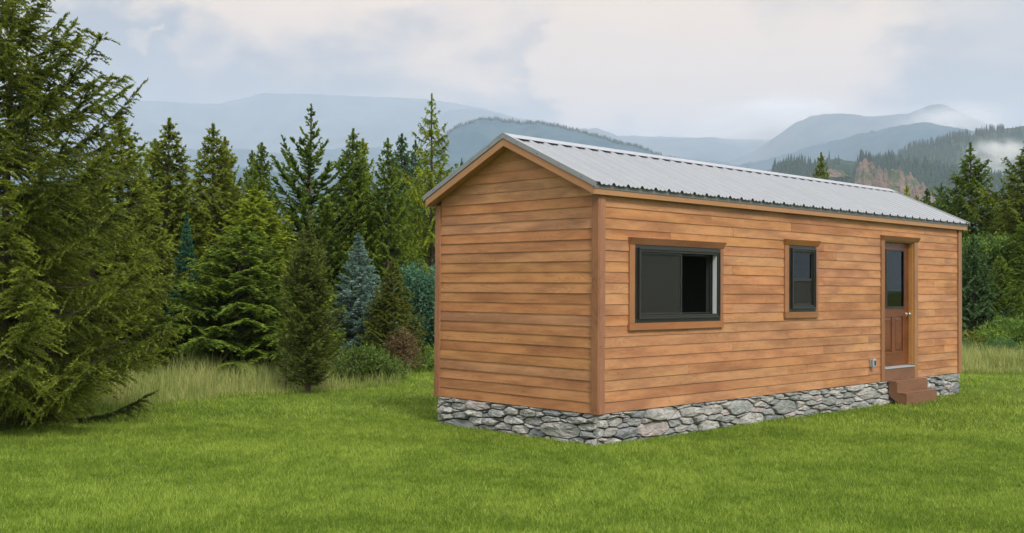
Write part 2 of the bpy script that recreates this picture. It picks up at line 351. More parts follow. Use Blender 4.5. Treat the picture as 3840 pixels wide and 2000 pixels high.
# conifers on the near slopes: one mass of several thousand small trees
def forest(specs, seed=5):
    r = RS(seed); P = []; H = []
    for name, xa, xb, s0, s1, n, h0, h1, R in specs:
        G_ = HILLS[name]; m_, nn, _ = G_.shape
        step = 6 if name == 'm7' else 9
        ci = (np.array([xa, xb])+1200)/step
        u = r.uniform(ci[0], ci[1], n); v = 25*(s0+(s1-s0)*r.uniform(0, 1, n)**.6)
        ui = u.astype(int); vi = np.minimum(v.astype(int), m_-2); fu = (u-ui)[:, None]; fv = (v-vi)[:, None]
        p = (G_[vi, ui]*(1-fu)+G_[vi, ui+1]*fu)*(1-fv)+(G_[vi+1, ui]*(1-fu)+G_[vi+1, ui+1]*fu)*fv
        cl = fbm(p[:, 0]/60, p[:, 1]/60, 7, 3)
        keep = cl > -.35
        P.append(p[keep]); H.append((r.uniform(h0, h1, n)*(1+.25*cl))[keep])
    P = np.concatenate(P); H = np.concatenate(H); n = len(P)
    tiers, sides = 5, 6
    Vs = []; Fs = []; k = 0; tint = []
    tt = r.uniform(0, .7, n)
    for j in range(tiers):
        f = j/tiers; a = r.uniform(0, 6.28, (n, 1))+np.arange(sides)[None]*2*np.pi/sides
        rad = H[:, None]*.19*(1-f)**.8*r.uniform(.55, 1.25, (n, sides))
        ring = np.stack([P[:, 0:1]+rad*np.cos(a), P[:, 1:2]+rad*np.sin(a), P[:, 2:3]+H[:, None]*(f*.95+.04*r.uniform(-1, 1, (n, sides)))], -1)
        apex = P+np.stack([0*H, 0*H, H*(f+.34 if j < tiers-1 else 1.05)], 1)
        V = np.concatenate([ring, apex[:, None]], 1)
        base = k+np.arange(n)[:, None]*(sides+1); i = np.arange(sides)[None]
        F = np.stack([base+i, base+(i+1) % sides, np.broadcast_to(base+sides, (n, sides))], -1).reshape(-1, 3)
        Vs.append(V.reshape(-1, 3)); Fs.append(F); tint.append(np.repeat(tt, sides+1)); k += n*(sides+1)
    return np.concatenate(Vs), np.concatenate(Fs), np.concatenate(tint)
M_far = foliage_mat('far_conifer', (.010, .034, .034), (.034, .068, .052), .1, .9)  # bluish tint paints in distance haze, as on the near slopes
V, F, tn = forest([('m7', 1880, 2700, .99, 1.0, 330, 8, 15, 0), ('m7', 1880, 2700, .55, .99, 1700, 7, 13, 0), ('m7', 1900, 2700, 0.15, .56, 300, 6, 11, 0), ('m6', 2150, 2900, .6, 1.0, 1300, 8, 14, 0),
                   ('m6', 2150, 2900, .99, 1.0, 300, 7, 12, 0), ('m2', 1000, 1900, .97, 1.0, 1500, 4, 8, 0)])
o = link(bpy.data.objects.new('far_forest', mesh_np('far_forest', V, F, M_far, tn)))
tag(o, 'blue green conifer forest covering the far hillside', 'forest', kind='stuff')

m, t, b = mat('cliff_rock', (.3, .2, .17), .9)
p = t.n('ShaderNodeNewGeometry').outputs['Position']
n1 = t.noise(t.mapping(p, (1, 1, .5)), .09, 6, .65, .5); n2 = t.noise(p, .35, 5, .7)
c = t.mix(t.ramp(n1, .38, .62), (.27, .155, .115), (.17, .115, .10)); c = t.mix(t.math('MULTIPLY', t.ramp(n2, .45, .65), .6), c, (.36, .24, .17))
c = t.mix(t.ramp(t.noise(p, .05, 5, .7), .50, .58), c, (.09, .12, .04))
t.set(b.inputs['Base Color'], c); bump(t, b, n2, 1, 4); M_cliff = m
def cliff(xc, yb, wpx, hpx, R, seed, lean=0, cr=0):
    """a rock face: a craggy lump standing in the slope, w x h as measured, depth about half its width"""
    a = at_depth(xc, yb, R); s = R/2741.0
    d = ray(xc, yb); f = np.array([d[0], d[1]])/math.hypot(d[0], d[1]); rgt = np.array([f[1], -f[0]])
    nu, nv = 46, 34; u = np.linspace(-1, 1, nu)[None]; v = np.linspace(0, 1, nv)[:, None]
    q = np.clip(np.where(u < cr, (cr-u)/(1+cr), (u-cr)/(1-cr)), 0, 1); top = np.clip(np.where(u < cr, 1-q**6, 1-q**2.2*.8), .03, 1)*(1+.30*fbm(u*3.5+seed, u*0, seed, 5))
    hgt = v*top*hpx*s
    depth = (wpx*.35*s)*(v*1.25+.34*fbm(u*5, v*3, seed+3, 5, .65)-.30*np.sqrt(np.clip(1-u**2, 0, 1))-.40*np.abs(fbm(u*6, v*2.0, seed+8, 4, .6))+.2*u*lean)
    U = u*wpx*.5*s*(1-.12*v)+0*v+s*wpx*.03*fbm(u*5, v*5, seed+11, 3)
    X = a[0]+rgt[0]*U+f[0]*depth; Y = a[1]+rgt[1]*U+f[1]*depth; Z = a[2]+hgt+s*hpx*.03*fbm(u*6, v*6, seed+5, 4)
    V = np.stack([X, Y, Z+0*X], -1).reshape(-1, 3)
    # back surface so the crag is closed and thick
    Vb = np.stack([X+f[0]*wpx*.4*s*(1.1-v), Y+f[1]*wpx*.4*s*(1.1-v), Z-2*s*v], -1).reshape(-1, 3)
    i = np.arange(nv-1)[:, None]*nu+np.arange(nu-1)[None]; F = np.stack([i, i+1, i+1+nu, i+nu], -1).reshape(-1, 4); N = nu*nv
    Fb = np.stack([i+N, i+nu+N, i+1+nu+N, i+1+N], -1).reshape(-1, 4)
    j = np.arange(nu-1)+(nv-1)*nu; Ft = np.stack([j, j+1, j+1+N, j+N], -1)
    i0 = np.arange(nv-1)*nu; Fl = np.stack([i0, i0+nu, i0+nu+N, i0+N], -1); i1 = i0+nu-1; Fr = np.stack([i1, i1+N, i1+nu+N, i1+nu], -1)
    return tag(link(bpy.data.objects.new('rock_cliff', mesh_np('rock_cliff', np.concatenate([V, Vb]), np.concatenate([F, Fb, Ft, Fl, Fr]), M_cliff))), kind='structure')
cliff(2186, 474, 78, 64, 1090, 3, .3, -.2)
cliff(2216, 482, 50, 58, 1084, 19, .1, .3)
cliff(2278, 502, 98, 72, 1080, 5, .4, -.5)
cliff(2322, 512, 64, 48, 1072, 27, .2, -.3)
cliff(2105, 446, 60, 22, 1130, 6, 0, -.2)

# ------------------------------------------------------------------ haze
hb = MB().box(-10500, 10500, -10500, 10500, -1.2, 1450)
hm = bpy.data.materials.new('haze'); hm.use_nodes = True; hn = hm.node_tree; hn.nodes.clear()
pv = hn.nodes.new('ShaderNodeVolumePrincipled'); ho = hn.nodes.new('ShaderNodeOutputMaterial'); hn.links.new(pv.outputs[0], ho.inputs['Volume'])
HAZE_D = 1/5200
pv.inputs['Color'].default_value = (.73, .825, .96, 1); pv.inputs['Density'].default_value = HAZE_D; pv.inputs['Anisotropy'].default_value = 0.1
tag(hb.build('haze', hm), kind='stuff', label='pale blue haze in the air over the valley and hills', cat='haze')

# low clouds lying among the ridges
def mist(label, px, py, dist, wpx, hpx, dens, seed, dep=.5):
    c = at_depth(px, py, dist); s_ = dist/2741; d = ray(px, py); az = math.atan2(d[1], d[0])
    import bmesh
    bm = bmesh.new(); bmesh.ops.create_icosphere(bm, subdivisions=3, radius=1); me = bpy.data.meshes.new('mist'); bm.to_mesh(me); bm.free()
    m = bpy.data.materials.new('mist'); m.use_nodes = True; t = NT(m.node_tree); m.node_tree.nodes.clear()
    pv = t.n('ShaderNodeVolumePrincipled'); mo = t.n('ShaderNodeOutputMaterial'); t.l(pv.outputs[0], mo.inputs['Volume'])
    oc = t.n('ShaderNodeTexCoord').outputs['Object']
    ln = t.vmath('LENGTH', oc); fall = t.ramp(ln, .25, .95, 1.0, 0.0)
    n = t.noise(t.mapping(oc, (wpx/hpx*.8, dep*2, 1), (seed, 0, 0)), 1.6, 4, .6, .6)
    t.set(pv.inputs['Density'], t.math('MULTIPLY', t.math('MULTIPLY', fall, t.ramp(n, .42, .66)), dens)); pv.inputs['Color'].default_value = (1, .98, .97, 1)
    me.materials.append(m)
    o = link(bpy.data.objects.new('mist', me)); o.location = c; o.scale = (dep*wpx*s_*.5, wpx*s_*.5, hpx*s_*.5); o.rotation_euler.z = az
    tag(o, label, 'mist', kind='stuff')
mist('white mist drifting up the wooded slope at the right edge', 2510, 395, 1560, 210, 125, .085, 1)
mist('thin cloud crossing the shoulder of the highest right peak', 2400, 300, 3700, 330, 110, .028, 5)
mist('white cloud bank lying on the far ridges above the roof', 1960, 300, 4700, 520, 160, .022, 9)

# ------------------------------------------------------------------ cabin
W, L = 2.79, 9.64
SL = .4566
cabin = empty('wooden_cabin', (L/2, W/2, 0))
tag(cabin, 'small brown wooden cabin with grey metal roof on stone footing', 'cabin')
cabin_inv = Vector((-L/2, -W/2, 0))
class P_(MB):
    pass
def part(mb, name, m, parent=None, bevel=0, origin=None, rz=0, label=None):
    """a mesh given in scene coordinates; origin: where its own axes sit (local x along the piece)"""
    o0 = Vector(origin if origin is not None else (0, 0, 0)); c_, s_ = math.cos(-rz), math.sin(-rz)
    vs = []
    for x, y, z in mb.v:
        x -= o0.x; y -= o0.y; z -= o0.z; vs.append((x*c_-y*s_, x*s_+y*c_, z))
    mb.v = vs
    o = bpy.data.objects.new(name, mb.mesh(name, m, bevel)); link(o, parent or cabin)
    base = cabin_inv if (parent is None or parent is cabin) else Vector(parent['o0'])*-1 if 'o0' in parent else Vector((0, 0, 0))
    o.location = o0+base; o.rotation_euler.z = rz
    if label: o['label'] = label
    return o
def piece(mb, name, m, parent=None, bevel=0, label=None):
    """part whose local axes are the scene's axes but whose origin is its own first corner"""
    xs = np.array(mb.v); o0 = xs.min(0)
    o = part(mb, name, m, None, bevel, o0, 0, label)
    if parent is not None:
        o.parent = parent; o.location = Vector(o0)-parent_world(parent)
    return o
def parent_world(p):
    v = Vector(p.location); q = p.parent
    while q is not None: v += Vector(q.location); q = q.parent
    return v

W1 = (.63, 2.364, 1.39, 2.32); W2 = (4.015, 4.737, 1.485, 2.42); DR = (6.83, 7.855, .365, 2.59)
# core walls with their openings
def core(x0, x1, z0, z1): return (x0, x1, z0, z1)
wl = MB(); zt = 2.86
xs_ = [.0, W1[0]+.03, W1[1]-.03, W2[0]+.03, W2[1]-.03, DR[0], DR[1], L]
for a, b_ in ((0, 1), (2, 3), (4, 5), (6, 7)): wl.box(xs_[a], xs_[b_], 0.002, .1, .40, zt)
for (a, b_, z0, z1) in ((xs_[1], xs_[2], .40, W1[2]+.03), (xs_[1], xs_[2], W1[3]-.03, zt), (xs_[3], xs_[4], .40, W2[2]+.03), (xs_[3], xs_[4], W2[3]-.03, zt), (xs_[5], xs_[6], DR[3], zt)):
    wl.box(a, b_, 0.002, .1, z0, z1)
piece(wl, 'wall', M_int)
def gable_outline(y0, y1, z0, inset=0.0):
    return [(y0, z0), (y1, z0), (y1, 2.90+SL*.0), (W/2, 2.90+SL*(W/2)), (y0, 2.90)]
for xa, xb in ((.002, .1), (L-.1, L-.002)):
    g = MB().prism(gable_outline(.1, W-.1, .40), xa, xb, 0); piece(g, 'wall', M_int)
piece(MB().box(0, L, W-.1, W, .40, 2.88), 'wall', M_plank)
piece(MB().prism(gable_outline(.0, W, .366), L, L+.012, 0), 'wall', M_plank)
piece(MB().box(.1, L-.1, .1, W-.1, .42, .46), 'floor', M_int)
piece(MB().box(.1, L-.1, .1, W-.1, 2.82, 2.85), 'ceiling', M_int)
piece(MB().box(3.3, 3.38, .1, W-.1, .46, 2.82), 'wall', M_int)

# siding: every board a piece, 0.125 m exposed, lip proud at the foot
LIP, THIN = .0145, .005
rr = random.Random(4)
def long_plank(x0, x1, z0, h):
    lip = LIP+rr.uniform(-.002, .002)
    mb = MB(); top = h+.01
    mb.hexa([(x0, -lip, z0), (x1, -lip, z0), (x1, 0, z0), (x0, 0, z0), (x0, -lip+(lip-THIN)*top/.135, z0+top), (x1, -lip+(lip-THIN)*top/.135, z0+top), (x1, 0, z0+top), (x0, 0, z0+top)])
    part(mb, 'plank', M_plank, None, 0, (x0, 0, z0))
hole = [(W1[0]+.02, W1[1]-.02, W1[2]+.02, W1[3]-.02), (W2[0]+.02, W2[1]-.02, W2[2]+.02, W2[3]-.02), (DR[0]-.05, DR[1]+.05, .3, DR[3]+.03)]
for r_ in range(20):
    z0 = G+.125*r_
    j = [1.33+1.345*(r_ % 4)+rr.uniform(-.01, .01)+k*3.66 for k in range(-1, 4)]
    if r_ == 18: j = [2.19, 4.10, 8.1]
    if r_ == 19: j = [3.4, 8.27]
    if r_ == 2: j.append(4.52)
    cuts = [.095]+[x for x in sorted(j) if .5 < x < L-.5]+[L-.10]
    for a, b_ in zip(cuts[:-1], cuts[1:]):
        a += .0015; b_ -= .0015
        segs = [(a, b_, z0, .125)]
        for hx0, hx1, hz0, hz1 in hole:
            ns = []
            for (x0, x1, za, h) in segs:
                if x1 <= hx0 or x0 >= hx1 or za+h <= hz0 or za >= hz1: ns.append((x0, x1, za, h)); continue
                if x0 < hx0: ns.append((x0, hx0, za, h))
                if x1 > hx1: ns.append((hx1, x1, za, h))
                m0, m1 = max(x0, hx0), min(x1, hx1)
                if za < hz0-.01: ns.append((m0, m1, za, hz0-za-.01))
                if za+h > hz1+.01: ns.append((m0, m1, hz1, za+h-hz1))
            segs = ns
        for sg in segs:
            if sg[1]-sg[0] > .02 and sg[3] > .012: long_plank(*sg)
def gable_y(z):     # half width of the gable at height z, under the soffit
    return min(W/2-.062, max(.02, (3.61-z)/SL))
r_ = 0
while True:
    z0 = G+.125*r_; z1 = z0+.135
    if z0 > 3.50: break
    a0, a1 = gable_y(z0), max(gable_y(z1), .02); lip = LIP+rr.uniform(-.002, .002)
    mb = MB(); c0 = W/2
    mb.hexa([(-lip, c0-a0, z0), (0, c0-a0, z0), (0, c0+a0, z0), (-lip, c0+a0, z0), (-THIN, c0-a1, z1), (0, c0-a1, z1), (0, c0+a1, z1), (-THIN, c0+a1, z1)])
    part(mb, 'plank', M_gable, None, 0, (0, c0+a0, z0), -math.pi/2)
    r_ += 1
# corner boards (grain runs upright: local x axis laid along z)
def upright(mb, name, m, bevel=.002, label=None):
    xs = np.array(mb.v); o0 = Vector(xs.min(0)); R_ = Matrix.Rotation(math.pi/2, 3, 'Y')     # local z -> world x, local x -> world -z
    o0.z = xs.max(0)[2]
    mb.v = [tuple(R_.transposed() @ (Vector(v)-o0)) for v in mb.v]
    o = bpy.data.objects.new(name, mb.mesh(name, m, bevel)); link(o, cabin); o.location = o0+cabin_inv; o.rotation_euler = (0, math.pi/2, 0)
    if label: o['label'] = label
    return o
zb = G-.004; zc = 2.875
upright(MB().box(-.034, .0, -.036, .064, zb, zc), 'corner_board', M_trim)
upright(MB().box(.0015, .094, -.036, -.002, zb, zc-.002), 'corner_board', M_trim)
upright(MB().box(-.034, .0, W-.062, W+.036, zb, zc), 'corner_board', M_trim)
upright(MB().box(L-.098, L+.034, -.036, -.002, zb, zc), 'corner_board', M_trim)
upright(MB().box(L+.0015, L+.034, -.001, .09, zb, zc-.002), 'corner_board', M_trim)
# fascia and soffit
EX0, EX1 = -.169, L+.17
for (a, b_) in ((EX0, 2.9), (2.903, 6.3), (6.303, EX1)):
    part(MB().box(a, b_, -.079, -.047, 2.865, 2.955), 'eave_fascia', M_fascia, None, .002, (a, 0, 2.865))
part(MB().box(EX0, EX1, W+.047, W+.079, 2.865, 2.955), 'eave_fascia', M_fascia, None, .002, (EX0, W, 2.865))
part(MB().box(EX0, EX1, -.047, -.0255, 2.872, 2.88), 'soffit', M_fascia, None, 0, (EX0, 0, 2.87))
def rake(x0, x1, dz0, dz1, name, m, ytop=W/2, y0=-.079, bevel=0):
    for sgn in (0, 1):
        P = [(y0, 2.865+dz0), (ytop, 2.865+SL*(ytop+.079)+dz0), (ytop, 2.865+SL*(ytop+.079)+dz1), (y0, 2.865+dz1)]
        if y0 != -.079: P[0] = (y0, 2.865+SL*(y0+.079)+dz0); P[3] = (y0, 2.865+SL*(y0+.079)+dz1)
        if sgn: P = [(W-a, b_) for a, b_ in P]
        mb = MB().prism(P, x0, x1, 0)
        ang = math.pi/2 if not sgn else -math.pi/2
        part(mb, name, m, None, bevel, (x0, P[0][0], P[0][1]), ang)
rake(EX0-.001, EX0+.034, 0, .0905, 'rake_fascia', M_fascia)
rake(EX1-.034, EX1+.001, 0, .0905, 'rake_fascia', M_fascia)
rake(EX0+.034, .0, .02, .03, 'soffit', M_fascia, y0=-.045)
rake(L+.013, EX1-.034, .02, .03, 'soffit', M_fascia, y0=-.045)
# metal roof
PIT_, C0 = .2575, .139
roof = empty('roof', (0, 0, 0), 0, cabin); roof.location = cabin_inv
def surf(y): return 2.980+SL*(y+.11)
crest = [C0+PIT_*k for k in range(-1, 38)]
def prof(x0, x1, off=0.0):
    pts = [(x0, 0)]
    for c_ in crest:
        for dx, h in ((-.040, 0), (-.014, .030), (.014, .030), (.040, 0), (PIT_/3-.022, 0), (PIT_/3-.008, .011), (PIT_/3+.008, .011), (PIT_/3+.022, 0), (2*PIT_/3-.022, 0), (2*PIT_/3-.008, .011), (2*PIT_/3+.008, .011), (2*PIT_/3+.022, 0)):
            if x0 < c_+dx < x1: pts.append((c_+dx, h))
    def hh(x):
        for c_ in crest:
            d_ = abs(x-c_)
            if d_ < .040: return .030*min(1, (.040-d_)/.026)
        return 0
    pts[0] = (x0, hh(x0)); pts.append((x1, hh(x1)))
    return [(x, h+off) for x, h in pts]
seams = [EX0-.005]+[C0+PIT_*(3*k+1)+.014 for k in range(0, 12)]+[EX1+.005]
for sgn in (0, 1):
    for i, (a, b_) in enumerate(zip(seams[:-1], seams[1:])):
        pf = prof(a, b_, .0012*(i % 2)); mb = MB(); n = len(pf)
        ya, yb = -.118, 1.372
        vs = []
        for y in (ya, yb):
            Y = W-y if sgn else y
            vs += [(x, Y, surf(y)+h) for x, h in pf] + [(x, Y, surf(y)+h-.002) for x, h in pf]
        fs = []
        for q in range(n-1):
            fs += [(q, q+1, 2*n+q+1, 2*n+q), (n+q, 3*n+q, 3*n+q+1, n+q+1), (q, n+q, n+q+1, q+1), (2*n+q, 2*n+q+1, 3*n+q+1, 3*n+q)]
        fs += [(0, 2*n, 3*n, n), (n-1, 2*n-1, 4*n-1, 3*n-1)]
        mb.add(vs, fs)
        piece(mb, 'roof_panel', M_roof, roof)
# closure strip under the ribs at the eave, ridge cap, rake flashing, screws
piece(MB().box(EX0, EX1, -.086, -.0795, 2.930, surf(-.083)-.004), 'eave_trim', M_dark, roof)
piece(MB().box(EX0, EX1, W+.0795, W+.086, 2.930, surf(-.083)-.004), 'eave_trim', M_dark, roof)
dk = MB(); piece(MB().prism([(.0, 2.975), (W, 2.975), (W/2, surf(W/2)-.045)], .01, L-.01, 0), 'roof_deck', M_dark, roof)
def cap(x0, x1):
    mb = MB(); yy = W/2
    A = [(yy-.165, surf(yy-.165)+.0335), (yy-.03, surf(yy-.03)+.0345), (yy, surf(yy-.03)+.043), (yy+.03, surf(yy-.03)+.0345), (yy+.165, surf(yy-.165)+.0335)]
    B = [(y, z-.003) for y, z in A]
    return mb.prism(A+B[::-1], x0, x1, 0)
for a, b_ in ((EX0-.014, 3.0), (2.98, 6.1), (6.08, EX1+.014)):
    o = piece(cap(a, b_), 'ridge_cap', M_ridge, roof)
for (xa, xb, x2) in ((EX0-.0105, EX0-.006, EX0+.05), (EX1+.006, EX1+.0105, EX1-.05)):
    for sgn in (0, 1):
        def q(y, z): return ((W-y) if sgn else y, z)
        mb = MB(); y0, y1 = -.122, W/2
        lo = .064; up = .031
        mb.prism([q(y0, surf(y0)+up), q(y1, surf(y1)+up), q(y1, surf(y1)-.034), q(y0, surf(y0)-.034)], xa, xb, 0)
        mb.prism([q(y0, surf(y0)+up), q(y1, surf(y1)+up), q(y1, surf(y1)+up-.003), q(y0, surf(y0)+up-.003)], min(xb, x2), max(xb-.0, x2) if x2 > xb else xa, 0)
        piece(mb, 'rake_flashing', M_rake, roof)
scw = MB()
for k, c_ in enumerate(crest[1:]):
    for y in (-.085,):
        scw.tube((c_+.05, y+.02, surf(y+.02)), (c_+.05, y+.02-.003, surf(y+.02)+.008), .007, .006, 6)
    y = W/2-.15; scw.tube((c_, y, surf(y)+.024), (c_, y-.003, surf(y)+.036), .007, .006, 6)
for y in (.1, .45, .8, 1.15, 1.34): 
    for Y in (y, W-y): scw.tube((EX0-.012, Y, surf(y)+.0), (EX0-.019, Y, surf(y)+.0), .008, .007, 6)
o = piece(scw, 'screws', M_screw, roof); o['kind'] = 'stuff'

# trims round openings
def head_trim(x0, x1, z0, z1):
    mb = MB(); d0, d1 = -.036, -.078; e = .012
    mb.hexa([(x0, d0, z0), (x1, d0, z0), (x1, -.002, z0), (x0, -.002, z0), (x0-e, d1, z1), (x1+e, d1, z1), (x1+e, -.002, z1+.006), (x0-e, -.002, z1+.006)])
    return mb
def opening_trims(x0, x1, z0, z1, fx0, fx1, zh):
    obs = []
    obs.append(part(head_trim(x0, x1, z1, zh), 'head_trim', M_trim, None, .002, (x0, 0, z1)))
    obs.append(upright(MB().box(x0, fx0, -.034, -.002, z0, z1-.001), 'side_trim', M_trim))
    obs.append(upright(MB().box(fx1, x1, -.034, -.002, z0, z1-.001), 'side_trim', M_trim))
    return obs
opening_trims(.535, 2.432, 1.392, 2.32, .63, 2.364, 2.402)
part(MB().box(.522, 2.428, -.045, -.002, 1.306, 1.39), 'sill_trim', M_trim, None, .002, (.52, 0, 1.306))
opening_trims(3.915, 4.803, 1.487, 2.422, 4.015, 4.737, 2.502)
part(MB().box(3.905, 4.79, -.045, -.002, 1.40, 1.484), 'sill_trim', M_trim, None, .002, (3.905, 0, 1.4))
opening_trims(6.724, 7.983, G-.002, 2.59, 6.832, 7.853, 2.665)

def ring(mb, x0, x1, z0, z1, w_, y0, y1):
    mb.box(x0, x1, y0, y1, z0, z0+w_).box(x0, x1, y0, y1, z1-w_, z1).box(x0, x0+w_, y0, y1, z0+w_, z1-w_).box(x1-w_, x1, y0, y1, z0+w_, z1-w_); return mb
def window(x0, x1, z0, z1, kind):
    wd = empty('window', (0, 0, 0), 0, cabin); wd.location = Vector(((x0+x1)/2, 0, z0))+cabin_inv
    mb = MB(); ring(mb, x0, x1, z0, z1, .062, -.030, -.0005)
    piece(mb, 'frame', M_bronze, wd, .003)
    i0, i1, j0, j1 = x0+.052, x1-.032, z0+.045, z1-.035
    mb = MB(); ring(mb, i0, i1, j0, j1, .022, -.062, -.0305); ring(mb, i0+.0225, i1-.0225, j0+.0225, j1-.0225, .026, -.048, -.0305)
    piece(mb, 'frame', M_bronze, wd, .003)
    a0, a1, b0, b1 = i0+.05, i1-.05, j0+.05, j1-.05
    if kind == 'slider':
        xm = 1.555
        mb = MB(); ring(mb, a0+.002, xm, b0+.002, b1-.002, .022, -.026, -.006); piece(mb, 'screen_frame', M_bronze, wd, .002)
        piece(MB().box(a0+.022, xm-.02, -.017, -.014, b0+.022, b1-.022), 'insect_screen', M_screen, wd)
        mb = MB(); ring(mb, a0+.004, xm+.03, b0+.004, b1-.004, .04, .012, .04); piece(mb, 'sash', M_bronze, wd, .003)
        piece(MB().box(a0+.044, xm-.01, .024, .028, b0+.044, b1-.044), 'pane', M_glass, wd)
        piece(MB().box(a1-.002, a1+.018, -.028, .028, b0, b1), 'jamb_liner', M_white, wd)
        piece(MB().box(a1-.004, a1+.018, .030, .075, b0, b1), 'jamb_liner', M_bronze, wd)
        piece(MB().box(a1-.006, a1+.018, .077, .125, b0, b1), 'jamb_liner', M_greyv, wd)
        mb = MB(); ring(mb, xm+.032, a1-.004, b0+.004, b1-.004, .014, .05, .07); piece(mb, 'sash', M_bronze, wd, .002)
        piece(MB().box(1.40, 1.43, .05, .06, b0+.05, b1-.05), 'sash', M_greyv, wd)
    else:
        zm = 1.94
        mb = MB(); ring(mb, a0+.002, a1-.002, zm, b1-.002, .022, -.026, -.002); piece(mb, 'sash', M_bronze, wd, .002)
        piece(MB().box(a0+.022, a1-.022, -.012, -.009, zm+.022, b1-.022), 'pane', M_glass, wd)
        mb = MB(); ring(mb, a0+.002, a1-.002, b0+.002, zm-.001, .02, -.024, -.004); piece(mb, 'screen_frame', M_bronze, wd, .002)
        piece(MB().box(a0+.022, a1-.022, -.015, -.012, b0+.022, zm-.022), 'insect_screen', M_screen, wd)
        piece(MB().box(a0+.024, a1-.024, .024, .028, b0+.024, zm-.024), 'pane', M_glass, wd)
        piece(MB().box(a1-.002, a1+.018, -.001, .05, b0, b1), 'jamb_liner', M_white, wd)
        piece(MB().box(a1-.004, a1+.018, .052, .125, b0, b1), 'jamb_liner', M_greyv, wd)
window(*W1, 'slider'); window(*W2, 'hung')
# door
door = empty('door', (0, 0, 0), 0, cabin); door.location = Vector((6.87, .06, .59))+cabin_inv
mb = MB(); x0, x1, z0, z1 = 6.872, 7.832, .592, 2.572; gx0, gx1, gz0, gz1 = 7.04, 7.662, 1.516, 2.458
yf, yb = .060, .10
mb.box(x0, gx0, yf, yb, z0, z1).box(gx1, x1, yf, yb, z0, z1).box(gx0, gx1, yf, yb, gz1, z1)
pz0, pz1 = .825, 1.355; pl = [(7.005, 7.225), (7.375, 7.605)]
mb2 = MB()
mb.box(gx0, gx1, yf, yb, pz1+.02, gz0)
slab = MB(); slab.box(x0, x1, yf+.012, yb, z0, pz1+.02)
slab.box(x0, x1, yf, yf+.0115, z0, pz0-.02).box(x0, pl[0][0]-.02, yf, yf+.0115, pz0-.02, pz1+.02).box(pl[0][1]+.02, pl[1][0]-.02, yf, yf+.0115, pz0-.02, pz1+.02).box(pl[1][1]+.02, x1, yf, yf+.0115, pz0-.02, pz1+.02)
up_ = MB().box(x0, gx0, yf, yb, pz1+.0205, z1).box(gx1, x1, yf, yb, pz1+.0205, z1).box(gx0, gx1, yf, yb, gz1, z1).box(gx0, gx1, yf, yb, pz1+.0205, gz0)
slab.v, slab.f = slab.v, slab.f; slab.add(up_.v, up_.f)
piece(slab, 'door_leaf', M_door, door)
for a, b_ in pl:
    piece(MB().hexa([(a-.004, yf+.0118, pz0-.004), (b_+.004, yf+.0118, pz0-.004), (b_-.03, yf+.002, pz0+.03), (a+.03, yf+.002, pz0+.03), (a-.004, yf+.0118, pz1+.004), (b_+.004, yf+.0118, pz1+.004), (b_-.03, yf+.002, pz1-.03), (a+.03, yf+.002, pz1-.03)]), 'door_panel', M_door, door)
mb = MB(); ring(mb, gx0-.004, gx1+.004, gz0-.004, gz1+.004, .028, yf-.014, yf-.0005); piece(mb, 'glazing_frame', M_bronze, door, .003)
piece(MB().box(gx0+.02, gx1-.02, yf+.01, yf+.014, gz0+.02, gz1-.02), 'pane', M_glass, door)
kb = MB(); kx, kz = 7.765, 1.41
kb.tube((kx, yf, kz), (kx, yf-.008, kz), .033, .030, 16).tube((kx, yf-.008, kz), (kx, yf-.035, kz), .012, .012, 12)
for a, b_, ra, rb in ((-.035, -.043, .012, .026), (-.043, -.055, .026, .030), (-.055, -.066, .030, .024), (-.066, -.070, .024, .008)): kb.tube((kx, yf+a, kz), (kx, yf+b_, kz), ra, rb, 16)
piece(kb, 'knob', M_knob, door)
upright(MB().box(6.832, 6.868, -.012, .14, .59, 2.585), 'door_jamb', M_jamb)
upright(MB().box(7.836, 7.8525, -.012, .14, .59, 2.585), 'door_jamb', M_jamb)
piece(MB().box(6.868, 7.836, -.012, .14, 2.575, 2.589), 'door_jamb', M_jamb)
piece(MB().hexa([(6.834, -.040, .556), (7.851, -.040, .556), (7.851, .15, .556), (6.834, .15, .556), (6.834, -.040, .574), (7.851, -.040, .574), (7.851, .15, .590), (6.834, .15, .590)]), 'threshold', M_thresh, None)
part(MB().box(6.834, 7.851, -.030, -.002, .366, .5555), 'kick_board', M_step, None, .001, (6.834, 0, .366))
# outlet box
ob = empty('outdoor_outlet', (0, 0, 0), 0, cabin); ob.location = Vector((6.37, -.03, .62))+cabin_inv
piece(MB().box(6.36, 6.44, -.05, -.015, .615, .735), 'outlet_box', M_plastic, ob, .006)
piece(MB().box(6.355, 6.445, -.088, -.051, .610, .742), 'cover', M_plastic, ob, .010)
piece(MB().box(6.378, 6.422, -.094, -.089, .64, .712), 'cover_window', M_bronze, ob, .002)

